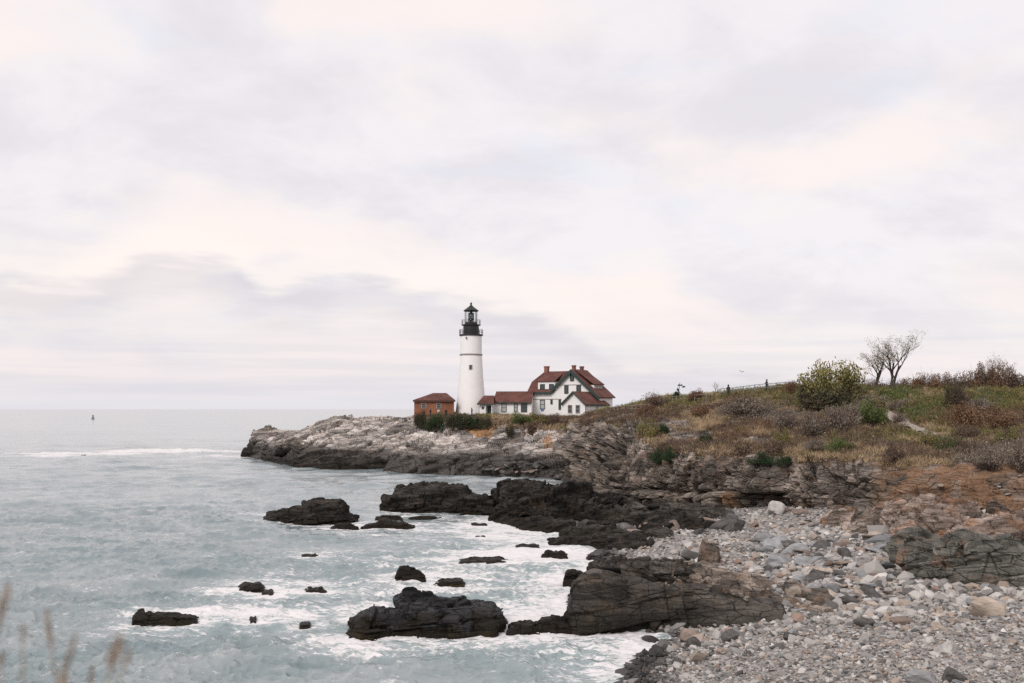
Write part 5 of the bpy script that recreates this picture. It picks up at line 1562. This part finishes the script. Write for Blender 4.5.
d.box((du0, .05, kz(390.3)), (du1, 3.0, kz(381.4))); dm = d.build('dormer', WHITE, R_)
for px in (543, 552): window(dm, ku(px - 1.9), ku(px + 1.9), kz(388.4), kz(384.2), .05, bars=False)
d = MB(); d.box((2.0, rd0, kz(396)), (4.8, rd1, kz(385.3))); dm = d.build('dormer', WHITE, R_)
for v_ in (1.6, 2.8, 4.0): window(dm, v_ - .35, v_ + .35, kz(391.3), kz(386.3), side='right', un=4.8, shade=LIGHTGLASS, fr=TRIM, bars=False)
# rake boards and eave board
t = MB()
nl = np.array((slope, 0, 1.0)); nl /= np.linalg.norm(nl)
def rake(mbx, a, b_, v, hgt=.62, dep=.16):
    poly(mbx, [(a[0], v, a[1] + .2), (b_[0], v, b_[1] + .2), (b_[0], v, b_[1] - hgt), (a[0], v, a[1] - hgt)], (0, -dep, 0))
rake(t, (ua0 - .2, za0 - .2 * slope), (0, zr), -.505); rake(t, (0.001, zr), (ua1 + .1, za1 - .1 * slope), -.505)
t.box((ul - .3, -.62, ze - .3), (ua0 - .2, -.455, ze + .2)); t.build('gable_trim', GREEN, R_)
t = MB(); t.box((ku(559.5), -.06, kz(385.2)), (ku(584), -.004, kz(384.4))); t.box((ul, -.05, kz(399.4)), (ku(562), -.004, kz(398.6))); t.build('belt_board', TRIM, R_)
window(R_, ku(570.7), ku(573.6), kz(380.6), kz(374.8), 0)
for a, b_ in ((565.2, 568.2), (576.8, 580.2)): window(R_, ku(a), ku(b_), kz(393), kz(385.8), 0, bars=False)
window(R_, ku(541.2), ku(545.2), kz(408.5), kz(400.2), 0, shade=LIGHTGLASS)
b_ = MB(); b_.box((ku(541.6), -.06, kz(411.2)), (ku(544.6), -.004, kz(409.3))); b_.build('window_box', BLUE, R_)
window(R_, ku(551.6), ku(552.8), kz(403.6), kz(399.8), 0, bars=False); window(R_, ku(559.6), ku(561), kz(409), kz(400), 0, bars=False)

# gabled wing: a part of the same house
wc, wh, wv0, wv1 = 4.4, 2.75, -6.5, 1.5
zw = kz(391.6) - .25; sw = (zw - (kz(403.2) - .2)) / wh; ze_ = zw - sw * wh
w = MB(); poly(w, [(wc - wh, wv0, -.6), (wc + wh, wv0, -.6), (wc + wh, wv0, ze_), (wc, wv0, zw - .1), (wc - wh, wv0, ze_)], (0, wv1 - wv0 + 1.3, 0)); WW = w.build('wing_wall', WHITE, R_)
r = MB(); e = .3
poly(r, [(wc - wh - e, wv0 - .4, ze_ - e * sw), (wc, wv0 - .4, zw), (wc, wv1, zw), (wc - wh - e, wv1, ze_ - e * sw)], (0, 0, .18))
poly(r, [(wc + .001, wv0 - .4, zw), (wc + wh + e, wv0 - .4, ze_ - e * sw), (wc + wh + e, wv1 + 1.6, ze_ - e * sw), (wc + .001, wv1, zw)], (0, 0, .18)); r.build('wing_roof', ROOF, R_)
t = MB(); rake(t, (wc - wh - e, ze_ - e * sw), (wc, zw), wv0 - .405, .28, .12); rake(t, (wc + .001, zw), (wc + wh + e, ze_ - e * sw), wv0 - .405, .1, .12)
t.box((wc + wh + e + .004, wv0 - .4, ze_ - e * sw - .12), (wc + wh + e + .1, wv1 + 1.5, ze_ - e * sw + .15)); t.box((wc + wh + .003, wv0 - .03, -.5), (wc + wh + .1, wv0 + .12, ze_ - .2)); t.build('wing_trim', GREEN, R_)
for u_ in (wc - .85, wc + 1.0): window(R_, u_ - .4, u_ + .4, kz(412.4), kz(405.6), wv0, fr=TRIM)
window(R_, -2.5, -1.2, kz(411), kz(406), side='right', un=wc + wh, fr=WHITE, shade=LIGHTGLASS, bars=False)

# long low annex and porch ------------------------------------------------------------------
A = Frame(512, 214, 10.0, 6)
az_p = lambda py: 11 - (py - 409) * .214 - 10.0
au = lambda px: (px - 512) * .2152
R_ = A.root('annex_building', 'long low white annex with red roof joining the big house and the porch', 'building')
w = MB(); poly(w, [(au(493.5), 0, -.6), (au(493.5), 6, -.6), (au(493.5), 6, az_p(402.8)), (au(493.5), 3, az_p(392.4)), (au(493.5), 0, az_p(402.8))], (au(531.5) - au(493.5), 0, 0)); w.build('wall', WHITE, R_)
r = MB()
poly(r, [(au(492.6), -.4, az_p(403)), (au(532), -.4, az_p(403)), (au(532), 3, az_p(391.8)), (au(494.6), 3, az_p(391.8))], (0, 0, .15))
poly(r, [(au(532), 6.4, az_p(403)), (au(492.6), 6.4, az_p(403)), (au(494.6), 3.002, az_p(391.8)), (au(532), 3.002, az_p(391.8))], (0, 0, .15)); r.build('roof', ROOF, R_)
t = MB(); t.box((au(492.6), -.5, az_p(403) - .1), (au(532), -.405, az_p(403) + .14)); t.build('eave_board', GREEN, R_)
for a, b_, f in ((502, 506, LIGHTGLASS), (514.5, 517, LIGHTGLASS), (521.5, 526.5, GLASS)): window(R_, au(a), au(b_), az_p(411.5), az_p(403.9), 0, shade=f)
A2 = Frame(486, 211, 10.0, 6)
R_ = A2.root('porch_building', 'small white porch building with red hip roof just right of the tower', 'building')
p_u = lambda px: (px - 486) * .2122
p_z = lambda py: 11 - (py - 409) * .211 - 10.0
w = MB(); w.box((p_u(479.5), .6, -.6), (p_u(484.8), 4, p_z(404.4))); w.box((p_u(484.9), 2.0, -.6), (p_u(492), 4, p_z(404.4))); w.build('wall', WHITE, R_)
d = MB(); d.box((p_u(486.2), 1.9, -.6), (p_u(490.2), 1.996, p_z(405.5))); d.build('doorway', GREEN, R_)
r = MB()
e0, e1, m0, m1 = p_u(477), p_u(494), p_u(482.5), p_u(493)
poly(r, [(e0, 0, p_z(404.3)), (e1, 0, p_z(404.3)), (m1, 2.2, p_z(396)), (m0, 2.2, p_z(396))], (0, 0, .14)); poly(r, [(e1, 4.4, p_z(404.3)), (e0, 4.4, p_z(404.3)), (m0, 2.202, p_z(396)), (m1, 2.202, p_z(396))], (0, 0, .14))
poly(r, [(e0 - .002, 0, p_z(404.3)), (m0 - .002, 2.2, p_z(396)), (e0 - .002, 4.4, p_z(404.3))], (0, 0, .14)); r.build('roof', ROOF, R_)
t = MB(); t.box((e0, -.1, p_z(404.3) - .12), (e1, -.004, p_z(404.3) + .12)); t.build('eave_board', GREEN, R_)
for u_ in (p_u(485.2), p_u(491.6)):
    t = MB(); t.box((u_ - .07, .25, -.6), (u_ + .07, .39, p_z(404.8))); t.build('post', WHITE, R_)
window(R_, p_u(482), p_u(483), p_z(408.5), p_z(407.2), .6, bars=False)

# brick shed ----------------------------------------------------------------------------------
S = Frame(434, 213, 9.9, -4)
su = lambda px: (px - 434) * .2135
s_z = lambda py: 11 - (py - 409) * .213 - 9.9
R_ = S.root('brick_shed', 'square red brick shed with hipped red roof, left of the white tower', 'building')
w = MB(); w.box((su(414.3), 0, -.9), (su(454), 7, s_z(400.6))); w.build('wall', BRICK, R_)
r = MB(); a0, a1, b0, b1 = su(413), su(455.3), su(433), su(446.5)
zE, zT = s_z(400.8), s_z(393.4)
poly(r, [(a0, -.35, zE), (a1, -.35, zE), (b1, 3.5, zT), (b0, 3.5, zT)], (0, 0, .15)); poly(r, [(a1, 7.35, zE), (a0, 7.35, zE), (b0, 3.502, zT), (b1, 3.502, zT)], (0, 0, .15))
poly(r, [(a0 - .002, -.35, zE), (b0 - .002, 3.5, zT), (a0 - .002, 7.35, zE)], (0, 0, .15)); poly(r, [(a1 + .002, 7.35, zE), (b1 + .002, 3.5, zT), (a1 + .002, -.35, zE)], (0, 0, .15)); r.build('roof', ROOF, R_)
t = MB(); t.box((a0, -.45, zE - .22), (a1, -.353, zE + .14)); t.build('eave_board', plain('brown_board', (0.09, 0.045, 0.035), .7), R_)
for px in (423.8, 438.8): window(R_, su(px - 2.0), su(px + 2.0), s_z(407.8), s_z(403.6), 0, fr=TRIM, bars=True)

# lighthouse ------------------------------------------------------------------------------------
LY = 217.0; lk = LY / F
lz = lambda py: H - (py - 409) * lk
Lx = (471.1 - CX) * lk; zb_ = 9.6
R_ = tag(empty('lighthouse', (Lx, LY, zb_)), 'tall white tapering lighthouse with black lantern', 'lighthouse')
rr = lambda px: px * lk
Z = lambda py: lz(py) - zb_
m_ = MB(); m_.lathe([(rr(16.0), -1.5), (rr(15.4), Z(412)), (rr(13.6), Z(395)), (rr(12.1), Z(377)), (rr(10.9), Z(355.6))], 48); m_.build('tower', TOWERW, R_, True)
m_ = MB(); m_.lathe([(rr(10.7), Z(355.1)), (rr(10.7), Z(336.4))], 48); m_.build('upper_tower', TOWERW, R_, True)
m_ = MB(); m_.lathe([(rr(11.0), Z(355.8)), (rr(11.5), Z(355.2)), (rr(11.5), Z(354.3)), (rr(10.75), Z(353.9))], 48); m_.build('belt_course', TRIM, R_, True)
m_ = MB(); m_.lathe([(rr(10.9), Z(336.2)), (rr(12.0), Z(335.5)), (rr(12.0), Z(334.6)), (rr(8), Z(334.5))], 40); m_.build('gallery', IRON, R_)
m_ = MB(); m_.lathe([(rr(7.9), Z(334.9)), (rr(7.9), Z(325.6))], 32); m_.build('watch_room', IRON, R_)
m_ = MB(); m_.lathe([(rr(8), Z(325.9)), (rr(9.7), Z(325.4)), (rr(9.7), Z(324.6)), (rr(6), Z(324.5))], 40); m_.build('upper_gallery', IRON, R_)


def railing(nm, rad, py0, py1, n, tr=.04):
    b_ = MB()
    for k in range(n):
        a = 2 * math.pi * k / n; x, y = rad * math.cos(a), rad * math.sin(a); b_.tube([(x, y, Z(py0)), (x, y, Z(py1))], tr, 4)
    for f_ in (.5, 1.0):
        zc_ = Z(py0) + (Z(py1) - Z(py0)) * f_
        b_.tube([(rad * math.cos(2 * math.pi * k / 36), rad * math.sin(2 * math.pi * k / 36), zc_) for k in range(37)], tr, 4, cap=False)
    b_.build(nm, IRON, R_)


railing('gallery_railing', rr(11.7), 334.6, 329.8, 16); railing('lantern_railing', rr(9.4), 324.6, 320.0, 14, .03)
lg = MB(); lg.lathe([(rr(6.3), Z(324.6)), (rr(6.3), Z(322.4))], 32); lantern = lg.build('lantern_base', IRON, R_)
gm, nt, b, N, L = nmat('lantern_glass'); b.inputs['Transmission Weight'].default_value = 1; b.inputs['IOR'].default_value = 1.03; b.inputs['Roughness'].default_value = .02; b.inputs['Base Color'].default_value = (.9, .92, .92, 1)
g_ = MB(); g_.lathe([(rr(6.0), Z(322.4)), (rr(6.0), Z(311.3))], 20); g_.build('lantern_glass', gm, R_)
for k in range(10):
    a = 2 * math.pi * (k + .3) / 10; x, y = rr(6.1) * math.cos(a), rr(6.1) * math.sin(a)
    b_ = MB(); b_.tube([(x, y, Z(322.5)), (x, y, Z(311.2))], .05, 4); b_.build('lantern_bar', IRON, R_)
l_ = MB(); l_.lathe([(rr(1.2), Z(322.4)), (rr(2.6), Z(320)), (rr(3.0), Z(317)), (rr(2.6), Z(313.6)), (rr(1.0), Z(312))], 16); l_.build('lens', plain('lens_glass', (0.10, 0.11, 0.11), .15, spec=.8), R_, True)
m_ = MB(); m_.lathe([(rr(7.4), Z(311.3)), (rr(7.7), Z(310.6)), (rr(5.2), Z(308.7)), (rr(2.8), Z(307)), (rr(1.2), Z(305.4)), (rr(.8), Z(304.8))], 32); RF = m_.build('lantern_roof', IRON, R_, True)
m_ = MB(); m_.lathe([(rr(.4), Z(305)), (rr(1.0), Z(304.3)), (rr(1.15), Z(303.6)), (rr(.8), Z(302.9)), (rr(.2), Z(302.6)), (rr(.12), Z(301.3))], 12); m_.build('ventilator_ball', IRON, RF, True)
m_ = MB(); rw = rr(11.5)
m_.box((-.35, -rw - .15, Z(370)), (.35, -rw + .6, Z(365.2))); tw_ = m_.build('window', TRIM, R_)
m_ = MB(); m_.box((-.24, -rw - .16, Z(369.6)), (.24, -rw - .153, Z(365.6))); m_.build('pane', GLASS, tw_)
m_ = MB(); m_.tube([(-.95, -rr(10.2), Z(339)), (-.95, -rr(10.2) - .35, Z(338.6))], .16, 8); m_.tube([(-.95, -rr(10.2) - .3, Z(338.6)), (-.95, -rr(10.2) - .3, Z(337.0))], .06, 6); m_.build('lamp', IRON, R_)


# ------------------------------------------------------------------ fences
def fence(pts, label, mat, rails=(.45, .95), hgt=1.1, post=.06, step=2.4, which='b', rail=.045, lift=0.0):
    P3 = [hit(a, b_, which) + np.array((0, 0, lift)) if len((a, b_)) == 2 else None for a, b_ in pts]
    o = P3[0]
    root = empty('rail_fence', o); tag(root, label, 'fence')
    line = [p - o for p in P3]
    seg = [np.linalg.norm((b_ - a)[:2]) for a, b_ in zip(line, line[1:])]; tot = sum(seg)
    n = max(2, int(tot / step) + 1); cum = np.concatenate([[0], np.cumsum(seg)])
    at_ = lambda s: np.array([np.interp(s, cum, [p[k] for p in line]) for k in range(3)])
    ps = [at_(tot * i / (n - 1)) for i in range(n)]
    for p in ps:
        b_ = MB(); b_.box(p + (-post, -post, -.5), p + (post, post, hgt)); b_.build('post', mat, root)
    for k in rails:
        b_ = MB(); b_.tube([p + np.array((0, -post - rail, k)) for p in ps], rail, 4); b_.build('rail', mat, root)


fence([(614, 411), (630, 410.2), (648, 409.5)], 'weathered two rail wooden fence right of the big house', WOOD, (.4, .9), 1.0, .06, 2.6, rail=.05)
fence([(662, 402.5), (684, 400.8), (706, 400.0)], 'pale rail fence on the ridge behind the small wind bent spruce', WOOD, (.45, .95), 1.05, .045, 2.6, rail=.035)
fence([(719, 396.5), (734, 395), (750, 393), (768, 391.3), (785, 390), (800, 389.3)], 'grey railing along the ridge where the two walkers stand', STEEL, (.55, 1.05), 1.1, .045, 2.0, rail=.04, lift=.15)


# ------------------------------------------------------------------ people
def person(loc, h, face, label, coat, trousers, pose, hair=(0.03, 0.022, 0.018)):
    """one continuous body grown from a skeleton; coat, trousers and skin divide it by height; hair is a cap of its own"""
    s = h / 1.75
    J = [(0, 0, .95), (0, 0.01, 1.15), (0, .0, 1.40), (0, -.01, 1.50), (0, -.03, 1.62), (0, -.03, 1.74)]
    Rr = [(.17, .13), (.16, .12), (.19, .12), (.06, .06), (.095, .11), (.06, .07)]
    E = [(0, 1), (1, 2), (2, 3), (3, 4), (4, 5)]
    def chain(par, pts):
        p = par
        for (q, r) in pts:
            J.append(q); Rr.append((r, r)); E.append((p, len(J) - 1)); p = len(J) - 1
    sw_ = pose.get('stride', .12); bend = pose.get('arm', 0)
    for sd in (-1, 1):
        chain(0, [((sd * .10, 0, .90), .10), ((sd * .11, -sd * sw_ * .5, .50), .07), ((sd * .11, -sd * sw_ * -.2 + .03, .09), .05), ((sd * .12, -sd * sw_ * -.2 - .12, .04), .045)])
        if bend and sd == 1:
            chain(2, [((.21, 0, 1.38), .06), ((.26, -.02, 1.12), .05), ((.16, -.24, 1.22), .04), ((.10, -.32, 1.28), .035)])
        elif bend:
            chain(2, [((-.21, 0, 1.38), .06), ((-.27, -.03, 1.12), .05), ((-.14, -.25, 1.16), .04), ((-.08, -.32, 1.20), .035)])
        else:
            chain(2, [((sd * .21, 0, 1.38), .06), ((sd * .26, .02 + sd * sw_ * .3, 1.12), .05), ((sd * .26, -.05 + sd * sw_ * .5, .88), .04), ((sd * .25, -.07 + sd * sw_ * .5, .78), .035)])
    me = bpy.data.meshes.new('person'); me.from_pydata([tuple(np.array(j) * s) for j in J], E, [])
    o = bpy.data.objects.new('person', me); C.objects.link(o)
    md = o.modifiers.new('skin', 'SKIN')
    for i, r in enumerate(Rr): me.skin_vertices[0].data[i].radius = (r[0] * s, r[1] * s)
    me.skin_vertices[0].data[0].use_root = True
    sb = o.modifiers.new('sub', 'SUBSURF'); sb.levels = sb.render_levels = 2
    dg = bpy.context.evaluated_depsgraph_get()
    nm = bpy.data.meshes.new_from_object(o.evaluated_get(dg)); o.modifiers.clear(); o.data = nm
    nm.materials.clear()
    for i, (c, rg) in enumerate(((coat, .85), (trousers, .85), ((0.42, 0.27, 0.21), .6))): nm.materials.append(plain('person_' + ('coat', 'trousers', 'skin')[i], c, rg, var=.15, scale=12))
    for p in nm.polygons:
        z = p.center.z / s; rad = math.hypot(p.center.x, p.center.y) / s
        p.material_index = 2 if z > 1.5 or (z < .85 and rad > .2 and z > .7) else (1 if z < .9 and rad < .24 else 0)
    o.location = loc; o.rotation_euler = (0, 0, face); tag(o, label, 'person')
    hb = MB(); hb.lathe([(.04, 1.50), (.115, 1.56), (.118, 1.66), (.085, 1.75), (.02, 1.775)], 12, (0, .015)); hb.v = [tuple(np.array(q) * s) for q in hb.v if True]
    ho = hb.build('hair', plain('person_hair', hair, .8), o, True)
    return o


NAVY, BLACK, BROWN = (0.02, 0.024, 0.035), (0.014, 0.014, 0.016), (0.05, 0.035, 0.03)
q = hit(728, 396); person(q, 1.78, 2.4, 'person in a brown coat and dark trousers standing at the start of the ridge railing', BROWN, (0.03, 0.035, 0.045), {'arm': 0, 'stride': .05})
q = hit(766, 391); person(q, 1.72, -1.3, 'person in dark navy clothes with a raised arm, beyond the ridge railing', NAVY, NAVY, {'arm': 1, 'stride': .1})
for px, Y, lb, ct, fc_, ps in ((424, 206.5, 'person in dark clothes in front of the left window of the brick shed', BLACK, .6, {}), (430.5, 207, 'person in a black coat below the left part of the brick shed wall', BLACK, -.8, {'arm': 1}),
                     (438.5, 207.5, 'person in a pale jacket standing at the right window of the brick shed', (0.55, 0.53, 0.52), 2.5, {}), (446, 206.8, 'person in navy near the right end of the brick shed', NAVY, 0.2, {'stride': .3}),
                     (471.8, 207.5, 'person in black standing directly before the foot of the white tower', BLACK, 1.2, {'arm': 1})):
    Y += 2.5; X = (px - CX) / F * Y; q = np.array((X, Y, _hp[np.argmin((_hp[:, 0] - X) ** 2 + (_hp[:, 1] - Y) ** 2), 2]))
    person(q, 1.75, fc_, lb, ct, (0.03, 0.03, 0.04), ps)

# ------------------------------------------------------------------ gull and buoy
gp = P(741.5, 372, 118)
b_ = MB(); b_.tube([(-.26, 0, 0), (-.12, 0, .02), (.05, 0, .02), (.2, 0, .04), (.28, 0, .05)], [.015, .07, .085, .06, .015], 8)
for sd in (-1, 1): b_.slab([(-.08, sd * .05, .05), (.1, sd * .05, .05), (.13, sd * .32, .24), (.02, sd * .62, .17), (-.04, sd * .34, .23)], (0, 0, .02))
gl = b_.build('gull', plain('gull_feathers', (0.13, 0.12, 0.12), .8)); gl.location = gp; gl.rotation_euler = (0.25, .1, 1.1); gl.scale = (.55, .55, .55); tag(gl, 'dark gull flying above the ridge between the two walkers', 'bird')

bY = Yat(419.2, 0.0); bk = bY / F
bx_ = (93 - CX) * bk
R_ = tag(empty('buoy', (bx_, bY, 0)), 'dark bell buoy far out on the water', 'buoy')
b_ = MB(); b_.lathe([(.6, -1), (2.0, -.4), (2.1, .6), (1.7, 1.1), (.5, 1.2)], 20); b_.build('float', IRON, R_, True)
b_ = MB()
for k in range(4):
    a = math.pi / 4 + k * math.pi / 2; b_.tube([(1.5 * math.cos(a), 1.5 * math.sin(a), 1), (.6 * math.cos(a), .6 * math.sin(a), 6.0)], .2, 5)
b_.lathe([(1.15, 3.0), (1.15, 3.2)], 12); b_.lathe([(.85, 4.4), (.85, 4.6)], 12); b_.build('tower', IRON, R_)
b_ = MB(); b_.lathe([(.3, 2.0), (.8, 2.1), (.6, 2.6), (.3, 2.9)], 12); b_.build('bell', plain('bell_bronze', (0.12, 0.09, 0.05), .5, metal=.3), R_, True)
b_ = MB(); b_.lathe([(.75, 5.9), (.75, 6.6), (.45, 7.3), (.1, 7.7)], 12); b_.build('lamp', IRON, R_, True)
R_.scale = (.85, .85, .62)
